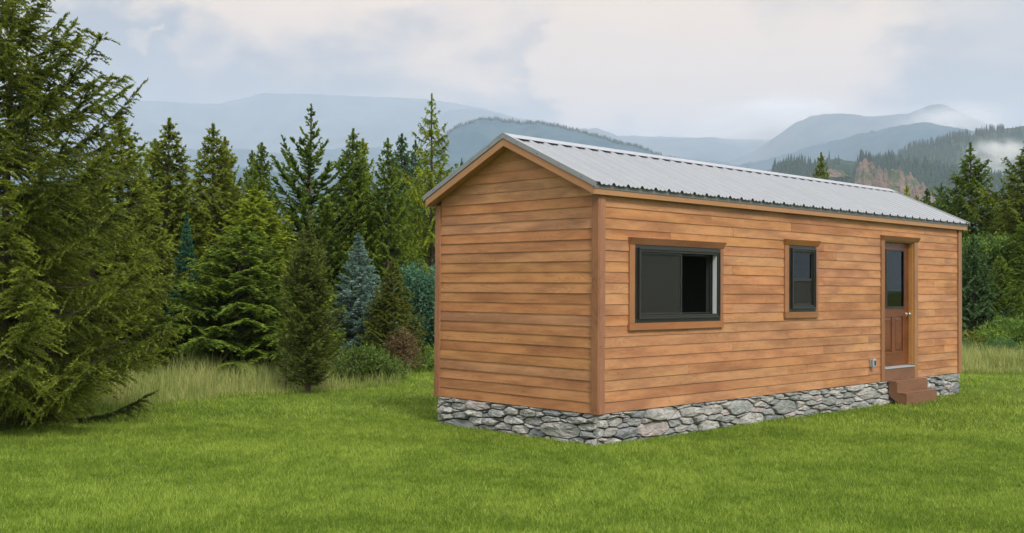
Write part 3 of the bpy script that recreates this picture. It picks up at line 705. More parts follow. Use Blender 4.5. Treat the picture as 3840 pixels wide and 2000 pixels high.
# ------------------------------------------------------------------ stone footing
def clip(poly, nx, ny, c_):     # keep points with nx*x+ny*y <= c
    o_ = []; n = len(poly)
    for i in range(n):
        a, b_ = poly[i], poly[(i+1) % n]; da = nx*a[0]+ny*a[1]-c_; db = nx*b_[0]+ny*b_[1]-c_
        if da <= 0: o_.append(a)
        if da*db < 0: t_ = da/(da-db); o_.append((a[0]+(b_[0]-a[0])*t_, a[1]+(b_[1]-a[1])*t_))
    return o_
def stones(length, height, seed, to3, name_parent):
    r = random.Random(seed); sites = []
    AN = 3.1            # cells about twice as wide as high
    tries = 0
    while tries < 9000:
        tries += 1
        p = (r.uniform(-.1, length+.1)/AN, r.uniform(-.06, height+.04)); big_ = r.random() < .28
        rad = (.105 if r.random() < .4 else .080) if big_ and tries < 3500 else (.060 if tries < 6000 else .042)
        if all((p[0]-q_[0])**2+(p[1]-q_[1])**2 > ((rad+q_[2])*.62)**2 for q_ in sites): sites.append((p[0], p[1], rad))
    for i, s_ in enumerate(sites):
        poly = [(0, 0), (length/AN, 0), (length/AN, height), (0, height)]
        for k, q_ in enumerate(sites):
            if k == i: continue
            dx, dy = q_[0]-s_[0], q_[1]-s_[1]; d2 = dx*dx+dy*dy
            if d2 > .5: continue
            # power diagram: big stones take more room
            c_ = (q_[0]**2+q_[1]**2-s_[0]**2-s_[1]**2-(q_[2]**2-s_[2]**2)*1.2)/2
            poly = clip(poly, dx, dy, c_)
            if len(poly) < 3: break
        if len(poly) < 3: continue
        poly = [(x*AN, y) for x, y in poly]
        cx = sum(x for x, y in poly)/len(poly); cy = sum(y for x, y in poly)/len(poly)
        A = abs(sum(poly[k][0]*poly[(k+1) % len(poly)][1]-poly[(k+1) % len(poly)][0]*poly[k][1] for k in range(len(poly))))/2
        if A < .0012: continue
        # resample outline, pull in for the joint, roughen
        pts = []
        for k in range(len(poly)):
            a, b_ = poly[k], poly[(k+1) % len(poly)]; ln = math.hypot(b_[0]-a[0], b_[1]-a[1]); n = max(1, round(ln/.085))
            for j in range(n): pts.append((a[0]+(b_[0]-a[0])*j/n, a[1]+(b_[1]-a[1])*j/n))
        sm = []
        for k in range(len(pts)):
            a, b_, c2 = pts[k-1], pts[k], pts[(k+1) % len(pts)]
            x, y = b_[0]*.86+(a[0]+c2[0])*.07, b_[1]*.86+(a[1]+c2[1])*.07
            d = math.hypot(x-cx, y-cy)+1e-6; g_ = r.uniform(.004, .013)
            sm.append((x-(x-cx)/d*g_, y-(y-cy)/d*g_))
        n = len(sm); dp = r.uniform(.014, .055); tx, ty = r.uniform(-.10, .10), r.uniform(-.16, .10)
        V = [(x, y, -.05) for x, y in sm]+[(x, y, dp*.2+r.uniform(-.004, .002)) for x, y in sm]
        V += [(cx+(x-cx)*r.uniform(.90, .97), cy+(y-cy)*r.uniform(.86, .95), dp*.85+r.uniform(-.007, .006)+tx*(x-cx)+ty*(y-cy)) for x, y in sm]
        V += [(cx+(x-cx)*r.uniform(.40, .7), cy+(y-cy)*r.uniform(.4, .65), dp*1.0+r.uniform(-.011, .011)+tx*(x-cx)+ty*(y-cy)) for x, y in sm]
        V.append((cx+r.uniform(-.02, .02), cy, dp*1.05+r.uniform(-.005, .008)))
        F = []
        for q_ in range(3):
            for k in range(n): F.append((q_*n+k, q_*n+(k+1) % n, (q_+1)*n+(k+1) % n, (q_+1)*n+k))
        F += [(3*n+k, 3*n+(k+1) % n, 4*n) for k in range(n)]
        o0, axu, axv, axn = to3
        W_ = [tuple(Vector(o0)+Vector(axu)*(x)+Vector(axv)*y+Vector(axn)*z) for x, y, z in V]
        c3 = Vector(o0)+Vector(axu)*cx+Vector(axv)*cy
        mb = MB(); mb.v = [tuple(Vector(w_)-c3) for w_ in W_]; mb.f = F
        me = mb.mesh('stone', M_stone)
        o = bpy.data.objects.new('stone', me); link(o, cabin); o.location = c3+cabin_inv
H_ = G+.03
stones(L-.02, H_, 11, ((.0, .012, -.035), (1, 0, 0), (0, 0, 1), (0, -1, 0)), None)
stones(W-.0, H_, 23, ((.012, .0, -.035), (0, 1, 0), (0, 0, 1), (-1, 0, 0)), None)
fb = MB().box(.03, L-.03, .03, W-.03, -.05, G+.03)
piece(fb, 'foundation', M_grass_dark)
piece(MB().box(L-.03, L-.005, .03, W-.01, -.05, G), 'foundation', M_stone)
piece(MB().box(.03, L-.03, .003, .03, G-.006, G+.03), 'foundation', M_grass_dark)

# ------------------------------------------------------------------ steps
st = empty('wooden_steps', (7.485, -.155, 0)); tag(st, 'two brown wooden steps with slanted side below the cabin door', 'steps')
def sp(mb, name, org=None):
    xs = np.array(mb.v); o0 = Vector(xs.min(0)); mb.v = [tuple(Vector(v)-o0) for v in mb.v]
    o = bpy.data.objects.new(name, mb.mesh(name, M_step, .0015)); link(o, st); o.location = o0-Vector(st.location); return o
SX0, SX1 = 6.95, 8.02
side = [(-.035, .345), (-.155, .345), (-.155, .170), (-.31, .170), (-.31, .0), (-.21, .0), (-.035, .145)]
for xa, xb in ((SX0, SX0+.03), (SX1-.03, SX1)):
    sp(MB().prism(side, xa, xb, 0), 'side_panel')
sp(MB().box(SX0-.003, SX1+.003, -.165, -.037, .346, .366), 'tread'); sp(MB().box(SX0-.003, SX1+.003, -.32, -.1775, .171, .190), 'tread')
sp(MB().box(SX0+.0005, SX1-.0005, -.1765, -.1555, .171, .345), 'riser'); sp(MB().box(SX0+.0005, SX1-.0005, -.331, -.3105, -.02, .170), 'riser')

# ------------------------------------------------------------------ grass
M_lawn = foliage_mat('lawn_grass', (.112, .200, .012), (.37, .475, .070), .35, .55)
t = NT(M_lawn.node_tree)
M_tall = foliage_mat('tall_grass', (.14, .22, .03), (.47, .47, .17), .35, .7)
def inside_cabin(x, y, mgn=0.0): return (x > -mgn) & (x < L+mgn) & (y > -mgn) & (y < W+mgn)
def tall_edge(xD, side):        # near edge of the unmown grass, as a distance from the camera
    return np.interp(xD, [-400, 0, 200, 380, 470, 600, 775, 900, 1010, 1050, 1100, 1300, 2390, 2420, 2600, 3000],
                     [15.5, 15.6, 16.4, 17.0, 17.5, 18.4, 18.8, 19.4, 19.8, 23.5, 24.5, 27, 27, 25.6, 26.2, 27])
def bearing(x, y):              # x measured across the picture (2576 wide) of a ground point
    d0, d1 = x-CAM[0], y-CAM[1]; zf = d0*FW[0]+d1*FW[1]; return 1288+(d0*RT[0]+d1*RT[1])/zf*FPX*2576/3840
def scatter(n, r0, r1, amin, amax, r, power=.5):
    rad = (r0**(2*power)+(r1**(2*power)-r0**(2*power))*r.uniform(0, 1, n))**(1/(2*power)); a = YAW+np.radians(r.uniform(amin, amax, n))
    return CAM[0]+rad*np.cos(a), CAM[1]+rad*np.sin(a), rad
def blades(x, y, h, wd, lean, r, seg2=False, z=0.0):
    n = len(x); a = r.uniform(0, 2*np.pi, n); la = r.uniform(0, 2*np.pi, n); ln = lean*h*r.uniform(.2, 1.2, n)
    bx, by = np.cos(a)*wd/2, np.sin(a)*wd/2
    if not seg2:
        V = np.stack([np.stack([x-bx, y-by, 0*x+z-.004], 1), np.stack([x+bx, y+by, 0*x+z-.004], 1), np.stack([x+np.cos(la)*ln, y+np.sin(la)*ln, z+h], 1)], 1)
        return V.reshape(-1, 3), np.arange(3*n).reshape(-1, 3)
    V = np.stack([np.stack([x-bx, y-by, 0*x-.01], 1), np.stack([x+bx, y+by, 0*x-.01], 1),
                  np.stack([x-bx*.6+np.cos(la)*ln*.35, y-by*.6+np.sin(la)*ln*.35, h*.6], 1), np.stack([x+bx*.6+np.cos(la)*ln*.35, y+by*.6+np.sin(la)*ln*.35, h*.6], 1),
                  np.stack([x+np.cos(la)*ln, y+np.sin(la)*ln, h], 1)], 1)
    i = np.arange(n)[:, None]*5
    F = np.concatenate([i+[[0, 1, 3]], i+[[0, 3, 2]], i+[[2, 3, 4]]])
    return V.reshape(-1, 3), F
r = RS(3); Vs, Fs, Ts = [], [], []; k = 0
for n, r0, r1, hh, ww in ((430000, 7.0, 15, (.024, .046), .008), (190000, 15, 28, (.03, .065), .014), (60000, 28, 44, (.03, .06), .022)):
    x, y, rad = scatter(n, r0, r1, -33, 33, r)
    keep = (~inside_cabin(x, y, -.0)) & (rad < tall_edge(bearing(x, y), 0)+1.0)
    x, y = x[keep], y[keep]
    patch = fbm(x*.55, y*.55, 31, 4); stripe = np.sin((x*.86+y*.5)*2.6+2*fbm(x*.3, y*.3, 8, 2))
    clump = fbm(x*9, y*9, 77, 3)
    h = r.uniform(hh[0], hh[1], len(x))*(1+.35*patch+.35*clump)
    V, F = blades(x, y, h, ww*r.uniform(.7, 1.3, len(x)), .9, r)
    tt = np.clip(.42+.38*patch+.11*stripe+.45*clump+r.normal(0, .30, len(x)), 0, 1)
    Vs.append(V); Fs.append(F+k); k += len(V); Ts.append(np.repeat(tt, 3))
o = link(bpy.data.objects.new('lawn', mesh_np('lawn', np.concatenate(Vs), np.concatenate(Fs), M_lawn, np.concatenate(Ts))))
tag(o, 'short mown green lawn round the cabin', 'lawn', kind='stuff')
def tall(name, label, n, xa, xb, depth, hmin, hmax, ww, seed, tbase):
    r = RS(seed); xD = r.uniform(xa, xb, n*2); dist = tall_edge(xD, 0)+depth*r.uniform(-.05, 1, 2*n)**1.3
    d = ray(xD, np.full(2*n, 731.)); hd = np.hypot(d[:, 0], d[:, 1]); x = CAM[0]+d[:, 0]/hd*dist; y = CAM[1]+d[:, 1]/hd*dist
    cl = fbm(x*1.6, y*1.6, seed, 4); keep = (cl > r.uniform(-.9, .5, 2*n)) & ~inside_cabin(x, y, .2); x, y, cl, dist, xD = x[keep][:n], y[keep][:n], cl[keep][:n], dist[keep][:n], xD[keep][:n]
    edge = np.clip((dist-tall_edge(xD, 0))/1.2, .25, 1)
    h = r.uniform(hmin, hmax, len(x))*(1+.5*cl)*edge*(1+.30*np.exp(-((xD-490)/70.)**2))
    V, F = blades(x, y, h, ww*r.uniform(.6, 1.4, len(x)), .45, r, True)
    tt = np.clip(tbase+.8*fbm(x*.5, y*.5, seed+3, 3)+r.normal(0, .25, len(x)), 0, 1)
    o = link(bpy.data.objects.new(name, mesh_np(name, V, F, M_tall, np.repeat(tt, 5)))); tag(o, label, 'grass', kind='stuff')
tall('tall_grass', 'tall uncut grass in a strip before the left conifers', 26000, -250, 1060, 7.5, .16, .46, .012, 5, .26)
tall('tall_grass', 'tall pale uncut grass right of the cabin', 24000, 2300, 3000, 10, .25, .55, .016, 6, .55)
tall('tall_grass', 'tall uncut grass close behind the cabin', 5000, 1040, 1200, 7, .2, .5, .016, 8, .4)

# ------------------------------------------------------------------ trees
def nrm(a): return a/np.maximum(np.linalg.norm(a, axis=-1, keepdims=True), 1e-9)
M_bark = wood_mat('bark', (.13, .095, .07), (.07, .055, .045), .8, .9, .3)
def tubes(P0, P1, r0, r1, n=4):
    d = nrm(P1-P0); ref = np.where(np.abs(d[:, 2:3]) < .9, [[0, 0, 1.]], [[1., 0, 0]]); u = nrm(np.cross(d, ref)); v = np.cross(d, u); m_ = len(P0)
    a = np.arange(n)*2*np.pi/n; c = np.cos(a)[None, :, None]; s_ = np.sin(a)[None, :, None]
    A = P0[:, None]+(u[:, None]*c+v[:, None]*s_)*np.reshape(r0, (-1, 1, 1)); B = P1[:, None]+(u[:, None]*c+v[:, None]*s_)*np.reshape(r1, (-1, 1, 1))
    V = np.concatenate([A, B], 1).reshape(-1, 3); base = np.arange(m_)[:, None]*2*n; i = np.arange(n)[None]
    F = np.stack([base+i, base+(i+1) % n, base+n+(i+1) % n, base+n+i], -1).reshape(-1, 4)
    return V, F
def conifer_mesh(H, prof, nb, seed, up=(-5, 35), sag=.12, tip=.18, twd=18, twl=.34, eld=60, el=.06, ew=.014, droop=.5, clear=.03, phi=52, inner=.15, hang=.35, tintb=.35, irr=.2, bare=0.0, leader=.06, ws=.30, pw=6):
    """prof: list of (height fraction, radius in metres)"""
    r = RS(seed); nw = max(int(H*(1-clear)/ws), 4); nb = nw*pw; wi = np.repeat(np.arange(nw), pw)
    f = np.clip(clear+(1-clear-.02)*((wi+.5+r.normal(0, .13, nb))/nw)**.93, clear, .985)
    az = np.tile(np.arange(pw), nw)*2*np.pi/pw+wi*2.39996+r.uniform(-.4, .4, nb)
    R_ = np.interp(f, [p_[0] for p_ in prof], [p_[1] for p_ in prof])*r.uniform(1-irr*1.3, 1+irr, nb)
    R_ *= 1+.10*np.sin(az*2+seed)*(1-f)
    el_ = np.radians(up[0]+(up[1]-up[0])*f+r.normal(0, 5, nb)); Lb = R_/np.cos(np.clip(el_+.3*tip, -.9, 1.1))
    hz = np.stack([np.cos(az), np.sin(az), 0*az], 1); bd = hz*np.cos(el_)[:, None]+np.array([0, 0, 1.])*np.sin(el_)[:, None]
    sway = np.stack([.03*H*np.sin(f*3+seed)*(f), .02*H*np.cos(f*4+seed)*f], 1)*.4
    base = np.stack([sway[:, 0], sway[:, 1], f*H], 1)
    sg = sag*r.uniform(.6, 1.4, nb); tp = tip*r.uniform(.5, 1.5, nb)
    def path(bi, t):
        p = base[bi]+bd[bi]*(Lb[bi]*t)[:, None]
        p[:, 2] += Lb[bi]*(-sg[bi]*np.sin(np.pi*np.clip(t, 0, 1))+tp[bi]*t**3); return p
    ntw = np.maximum((Lb*twd).astype(int), 3); bi = np.repeat(np.arange(nb), ntw); n = len(bi)
    t = inner+(1-inner)*r.uniform(0, 1, n)**.8; side = np.where(r.uniform(0, 1, n) < .5, -1., 1.)
    main = r.uniform(0, 1, n) < .22
    P0 = path(bi, t); T_ = nrm(path(bi, np.minimum(t+.04, 1.04))-P0)
    perp = nrm(np.cross(T_, [[0, 0, 1.]]))
    ph = np.radians(phi+r.normal(0, 12, n)); ph[main] *= .15
    td = nrm(T_*np.cos(ph)[:, None]+perp*(side*np.sin(ph))[:, None]+np.array([[0, 0, 1.]])*(-droop*r.uniform(.1, 1, n)*np.where(main, .2, 1))[:, None])
    tl = twl*np.minimum(Lb[bi], 1.6)**.75*(1.18-t)**.5*r.uniform(.6, 1.25, n)+.03
    tl = np.where(main, np.minimum(tl, Lb[bi]*(1.05-t)+.05), tl)
    ne = np.maximum((tl*eld).astype(int), 4); ti = np.repeat(np.arange(n), ne); m_ = len(ti)
    s_ = r.uniform(0, 1, m_); lt = tl[ti]*s_
    pos = P0[ti]+td[ti]*lt[:, None]; pos[:, 2] -= hang*lt**2/np.maximum(tl[ti], .05)*np.where(main[ti], .1, 1)
    pp = nrm(np.cross(td[ti], r.normal(0, 1, (m_, 3))))
    ed = nrm(td[ti]*.8+pp*r.uniform(.35, .85, (m_, 1))+np.array([[0, 0, -1.]])*hang*.6*s_[:, None])
    wv = nrm(np.cross(ed, r.normal(0, 1, (m_, 3))))
    sz = r.uniform(.6, 1.25, m_)*(1.1-.35*s_); ln = (el*sz)[:, None]; wh = (ew*.5*sz)[:, None]
    V = np.stack([pos-wv*wh, pos+wv*wh, pos+ed*ln], 1).reshape(-1, 3)
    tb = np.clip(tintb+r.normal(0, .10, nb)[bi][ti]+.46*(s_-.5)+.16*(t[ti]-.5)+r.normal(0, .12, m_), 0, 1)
    # leader and its top needles
    ml = int(nb*2.2); zf = r.uniform(1-leader*1.6, 1, ml); zt_ = np.stack([np.interp(zf, [0, 1], [0, 0])+base[-1, 0], 0*zf+base[-1, 1], zf*H], 1)
    dd = nrm(np.stack([r.normal(0, 1, ml), r.normal(0, 1, ml), r.uniform(.3, 1.6, ml)], 1)); ww_ = nrm(np.cross(dd, r.normal(0, 1, (ml, 3))))
    V2 = np.stack([zt_-ww_*ew*.5, zt_+ww_*ew*.5, zt_+dd*el*.9], 1).reshape(-1, 3)
    V = np.concatenate([V, V2]); tb = np.concatenate([tb, np.full(ml, tintb)])
    F = np.arange(len(V)).reshape(-1, 3)
    # wood: trunk in rings, limbs in three lengths
    K = 9; ks = np.linspace(0, 1, K); cx = .03*H*np.sin(ks*3+seed)*ks*.4; cy = .02*H*np.cos(ks*4+seed)*ks*.4
    C = np.stack([cx, cy, ks*H-.05*(ks == 0)], 1); rt = .013*H*(1-ks)**.9+.005
    Vt, Ft = tubes(C[:-1], C[1:], rt[:-1], rt[1:], 9)
    tv = []; tf = []; o_ = 0
    q_ = np.linspace(0, .97, 5); b_all = np.arange(nb)
    for a_, b_ in zip(q_[:-1], q_[1:]):
        rb = .0065*np.sqrt(Lb)+.003
        v_, f_ = tubes(path(b_all, np.full(nb, a_)), path(b_all, np.full(nb, b_)), rb*(1.05-a_), rb*(1.05-b_), 4); tv.append(v_); tf.append(f_+o_); o_ += len(v_)
    # twig wood
    P0, td, tl = P0[::3], td[::3], tl[::3]; n = len(P0)
    v_, f_ = tubes(P0, P0+td*tl[:, None]*.55+np.array([[0, 0, -1.]])*(hang*tl*.15)[:, None], np.full(n, .0035), np.full(n, .0015), 3); tv.append(v_); tf.append(f_+o_)
    return dict(leaf=(V, F, np.repeat(tb, 3)), trunk=(Vt, Ft), limb=(np.concatenate(tv), np.concatenate(tf)))
PROTO = {}
def tree(name, label, cat, group, key, md, mats, xD, dist, rz=0, scale=1.0, sxy=None, z=0, mirror=False):
    b_ = at_depth(xD, 731, dist)
    root = empty(name, (b_[0], b_[1], z), rz); root.scale = (sxy or scale, sxy or scale, scale)
    tag(root, label, cat, group)
    if key not in PROTO:
        PROTO[key] = (mesh_np('trunk', np.concatenate([md['trunk'][0], md['limb'][0]]), np.concatenate([md['trunk'][1], md['limb'][1]+len(md['trunk'][0])]), M_bark, smooth=True), mesh_np('crown', *md['leaf'][:2], mats, md['leaf'][2]))
    for nme, me in zip(('trunk', 'crown'), PROTO[key]):
        o = link(bpy.data.objects.new(nme, me), root)
        if nme == 'crown': o.material_slots[0].link = 'OBJECT'; o.material_slots[0].material = mats
    return root
def Hof(xD, yD, dist): return float(at_depth(xD, yD, dist)[2])
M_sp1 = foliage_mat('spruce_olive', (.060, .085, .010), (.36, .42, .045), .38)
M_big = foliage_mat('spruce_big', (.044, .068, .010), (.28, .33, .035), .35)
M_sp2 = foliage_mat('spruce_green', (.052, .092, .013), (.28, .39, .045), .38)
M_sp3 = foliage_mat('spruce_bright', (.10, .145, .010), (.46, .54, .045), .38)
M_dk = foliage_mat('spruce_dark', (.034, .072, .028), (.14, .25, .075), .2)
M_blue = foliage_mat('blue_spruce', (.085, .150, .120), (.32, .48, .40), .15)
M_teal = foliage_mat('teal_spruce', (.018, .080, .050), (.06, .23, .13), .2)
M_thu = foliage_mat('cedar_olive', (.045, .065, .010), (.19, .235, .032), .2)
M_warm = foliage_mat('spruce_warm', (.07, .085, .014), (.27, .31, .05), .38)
# the big spruce at the left edge
d1 = 15.3; px1 = d1/2741
big = conifer_mesh(Hof(20, -70, d1), [(0, 1.7), (.06, 1.9), (.16, 2.25), (.24, 2.2), (.33, 2.05), (.45, 1.75), (.6, 1.45), (.74, 1.02), (.84, .60), (.92, .30), (1, .04)], 330, 12, up=(-12, 36), sag=.10, tip=.13, ws=.36, pw=13,
                   twd=33, twl=.36, eld=165, el=.044, ew=.021, droop=.42, clear=.02, hang=.34, inner=.04, phi=56, tintb=.42, irr=.11)
tree('spruce_tree', 'very large olive green spruce with drooping boughs at the left edge', 'tree', None, 'big', big, M_big, 8, d1, .4)
def std(seed, H, R, **k):
    a = dict(pw=9, ws=.27, nb=210, up=(-8, 40), sag=.10, tip=.15, twd=29, twl=.34, eld=88, el=.072, ew=.044, phi=56, droop=.32, clear=.03, hang=.5, tintb=.45)
    a.update(k); a['prof'] = a.get('prof') or [(0, R*.85), (.1, R), (.3, R*.82), (.6, R*.52), (.85, R*.21), (1, .03)]
    return conifer_mesh(H, seed=seed, **a)
A_ = std(31, 6.4, 1.35); B_ = std(32, 6.4, 1.15, nb=180, up=(-4, 46), tip=.25, irr=.32, droop=.35); C_ = std(33, 6.4, 1.6, nb=200, up=(-16, 30), sag=.05, tip=.10, droop=.7, hang=.5, irr=.25)
GL = 'spruces in the row behind the tall grass at left'
def put(kind, label, xD, yt, dist, wpx, m, rz, cat='tree', group=GL, nm='spruce_tree'):
    md, key, R0 = {'A': (A_, 'A', 1.35), 'B': (B_, 'B', 1.15), 'C': (C_, 'C', 1.6)}[kind]
    sc_ = Hof(xD, yt, dist)/6.4; rw = wpx*1.5*dist/2741/R0
    return tree(nm, label, cat, group, key, md, m, xD, dist, rz, sc_, rw)
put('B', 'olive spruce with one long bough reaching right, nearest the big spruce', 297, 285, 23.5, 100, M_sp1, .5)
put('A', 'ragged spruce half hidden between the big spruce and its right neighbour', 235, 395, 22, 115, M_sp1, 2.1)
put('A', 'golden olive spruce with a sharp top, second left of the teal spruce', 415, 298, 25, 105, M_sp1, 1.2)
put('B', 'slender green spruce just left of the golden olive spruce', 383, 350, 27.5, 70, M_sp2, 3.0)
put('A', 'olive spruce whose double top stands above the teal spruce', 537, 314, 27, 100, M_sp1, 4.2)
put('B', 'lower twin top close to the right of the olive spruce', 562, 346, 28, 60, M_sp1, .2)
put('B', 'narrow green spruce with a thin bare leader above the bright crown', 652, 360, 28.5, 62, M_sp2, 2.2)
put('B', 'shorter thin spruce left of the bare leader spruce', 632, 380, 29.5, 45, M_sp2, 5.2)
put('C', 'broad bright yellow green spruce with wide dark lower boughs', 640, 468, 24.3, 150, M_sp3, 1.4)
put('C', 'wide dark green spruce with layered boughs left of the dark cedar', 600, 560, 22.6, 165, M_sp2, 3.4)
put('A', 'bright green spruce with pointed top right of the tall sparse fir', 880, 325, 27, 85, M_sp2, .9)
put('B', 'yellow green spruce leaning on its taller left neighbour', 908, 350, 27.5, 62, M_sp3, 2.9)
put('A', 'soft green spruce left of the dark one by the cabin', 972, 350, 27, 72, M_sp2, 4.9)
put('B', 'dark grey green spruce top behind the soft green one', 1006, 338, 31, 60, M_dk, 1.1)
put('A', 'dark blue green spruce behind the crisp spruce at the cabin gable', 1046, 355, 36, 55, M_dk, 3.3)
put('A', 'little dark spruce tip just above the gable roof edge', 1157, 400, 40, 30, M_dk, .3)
put('A', 'small olive fir with soft boughs between blue spruce and leafy bush', 985, 655, 23.5, 62, M_warm, 5.5)
fir = std(41, 6.5, 1.2, nb=80, up=(26, 50), sag=.0, tip=.16, twd=30, twl=.22, eld=130, el=.06, ws=.34, pw=5, phi=45, droop=.1, hang=.1, irr=.14, tintb=.4, prof=[(0, .9), (.25, 1.15), (.45, 1.12), (.62, 1.0), (.72, .62), (.8, .26), (.9, .13), (1, .02)], leader=.12)
hf = Hof(788, 262, 26); tree('fir_tree', 'tall open crowned fir with long upswept branches between denser spruces', 'tree', GL, 'fir', fir, M_sp2, 782, 26, .6, hf/6.5)
crisp = std(43, 7.6, 1.45, nb=180, up=(-24, 40), sag=.02, tip=.16, twd=28, twl=.30, eld=110, el=.06, ew=.036, ws=.32, pw=7, droop=.9, hang=.7, irr=.32, tintb=.45, prof=[(0, 1.6), (.25, 1.45), (.45, 1.1), (.62, .82), (.75, .5), (.86, .30), (.94, .12), (1, .02)], leader=.07)
hc = Hof(1085, 235, 28.5); tree('spruce_tree', 'crisp tall spruce with lichened drooping boughs at the left gable', 'tree', GL, 'crisp', crisp, M_sp3, 1088, 28.5, 2.2, hc/7.6)
blue = std(45, 4.0, .8, nb=300, up=(2, 42), sag=.05, tip=.10, twd=48, twl=.20, eld=80, el=.055, ew=.024, ws=.17, pw=11, droop=.15, hang=.1, irr=.08, tintb=.45, clear=.05, prof=[(0, .74), (.1, .82), (.35, .66), (.7, .27), (.88, .10), (1, .015)])
hb_ = Hof(903, 588, 24.6); s_b = 108*24.6/2741/.82
tree('blue_spruce', 'blue grey conical spruce among the green conifers', 'tree', None, 'blue', blue, M_blue, 903, 24.6, 0, hb_/4.0, s_b)
tree('blue_spruce', 'slim teal green spruce half hidden left of the dark boughs', 'tree', None, 'blue', blue, M_teal, 466, 23.6, 2, Hof(470, 540, 23.6)/4.0, 62*23.6/2741/.82)
ced = std(47, 3.2, .55, nb=300, up=(30, 62), sag=.0, tip=.12, twd=40, twl=.24, eld=75, el=.06, ew=.02, ws=.11, pw=9, droop=.1, hang=.15, irr=.2, tintb=.4, clear=.012, inner=.05, prof=[(0, .36), (.1, .48), (.2, .52), (.45, .40), (.75, .24), (.9, .12), (1, .04)])
hcd = Hof(775, 585, 18.8); tree('cedar_tree', 'dark olive columnar cedar on a short trunk in front of the conifers', 'tree', None, 'cedar', ced, M_thu, 777, 18.8, 0, hcd/3.2, 1.0)
sap = std(49, 1.0, .3, nb=26, up=(15, 50), twd=22, twl=.2, eld=34, el=.05, ew=.014, ws=.15, pw=4, tintb=.3, prof=[(0, .3), (.5, .25), (1, .05)])
tree('sapling', 'thin dark sapling left of the cedar trunk', 'tree', None, 'sap', sap, M_thu, 722, 19.6, 0, .85)
# fillers further back, closing the wood
rf = random.Random(8); k = 0
for xD in (40, 130, 205, 330, 455, 505, 590, 700, 735, 835, 940, 1020, 1090):
    yt = rf.uniform(470, 540) if xD != 735 else 560; m = (M_sp2, M_sp1, M_sp2)[k % 3]; k += 1
    where = {-60: 'behind the left edge', 40: 'behind the big spruce', 130: 'behind the right boughs of the big spruce', 205: 'behind the ragged spruce', 330: 'between the two olive tops', 455: 'behind the teal spruce', 505: 'behind the teal spruce at its right', 590: 'behind the bright crown', 700: 'left of the sparse fir', 735: 'low behind the sparse fir', 835: 'right of the sparse fir', 940: 'behind the blue spruce top', 1020: 'behind the soft green spruce', 1090: 'behind the crisp spruce by the gable'}[xD]
    put('AC'[k % 2], 'background spruce in shade standing '+where, xD, yt, rf.uniform(31, 36), rf.uniform(90, 115), m, rf.uniform(0, 6), group='background spruces closing the wood')
GR = 'conifers at the right behind the cabin'
put('A', 'lone spruce tip standing above the far half of the roof ridge', 2064, 385, 44, 50, M_sp1, 1.0, group=GR)
put('A', 'small yellow green spruce top just over the roof slope', 2283, 468, 42, 42, M_sp3, 2.0, group=GR)
put('B', 'second small spruce top beside the yellow green one', 2306, 492, 42.5, 30, M_sp1, 4.0, group=GR)
put('B', 'thin dark spruce left of the big right spruce', 2332, 475, 41, 36, M_dk, 3.0, group=GR)
put('A', 'thin green spruce close left of the big right spruce', 2366, 462, 40, 42, M_dk, .4, group=GR)
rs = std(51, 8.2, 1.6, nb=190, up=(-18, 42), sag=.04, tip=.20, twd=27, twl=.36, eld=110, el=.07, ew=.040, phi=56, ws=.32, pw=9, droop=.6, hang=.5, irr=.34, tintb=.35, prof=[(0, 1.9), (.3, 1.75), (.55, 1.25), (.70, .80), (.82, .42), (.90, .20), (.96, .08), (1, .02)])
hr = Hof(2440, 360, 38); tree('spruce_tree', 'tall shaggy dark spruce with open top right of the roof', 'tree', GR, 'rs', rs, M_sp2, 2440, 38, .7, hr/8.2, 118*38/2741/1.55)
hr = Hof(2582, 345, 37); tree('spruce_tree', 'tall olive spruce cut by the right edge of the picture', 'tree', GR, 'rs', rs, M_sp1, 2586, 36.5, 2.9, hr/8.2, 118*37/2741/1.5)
put('C', 'dark spruce with drooping boughs beside the far cabin corner', 2448, 590, 32.6, 62, M_dk, .9, group=GR)
put('A', 'green young spruce in front of the leafy shrubs at the right', 2520, 640, 33.0, 48, M_sp2, 2.9, group=GR)
put('B', 'ragged spruce close to the right edge above the juniper mounds', 2575, 560, 34.5, 62, M_sp2, 5.1, group=GR)
put('A', 'green spruce between the two tall right ones', 2512, 500, 39, 70, M_sp2, 1.7, group=GR)
put('C', 'dark green spruce low behind the far cabin corner', 2400, 520, 42, 80, M_dk, 2.7, group=GR)
put('A', 'shaded spruce filling the gap right of the drooping one', 2550, 560, 40, 70, M_dk, 5.7, group=GR)
put('C', 'shaded spruce standing beyond the right edge shrubs', 2620, 480, 40, 100, M_dk, 3.7, group=GR)
put('A', 'young spruce in shade under the far eave', 2350, 560, 44, 70, M_sp2, 4.7, group=GR)

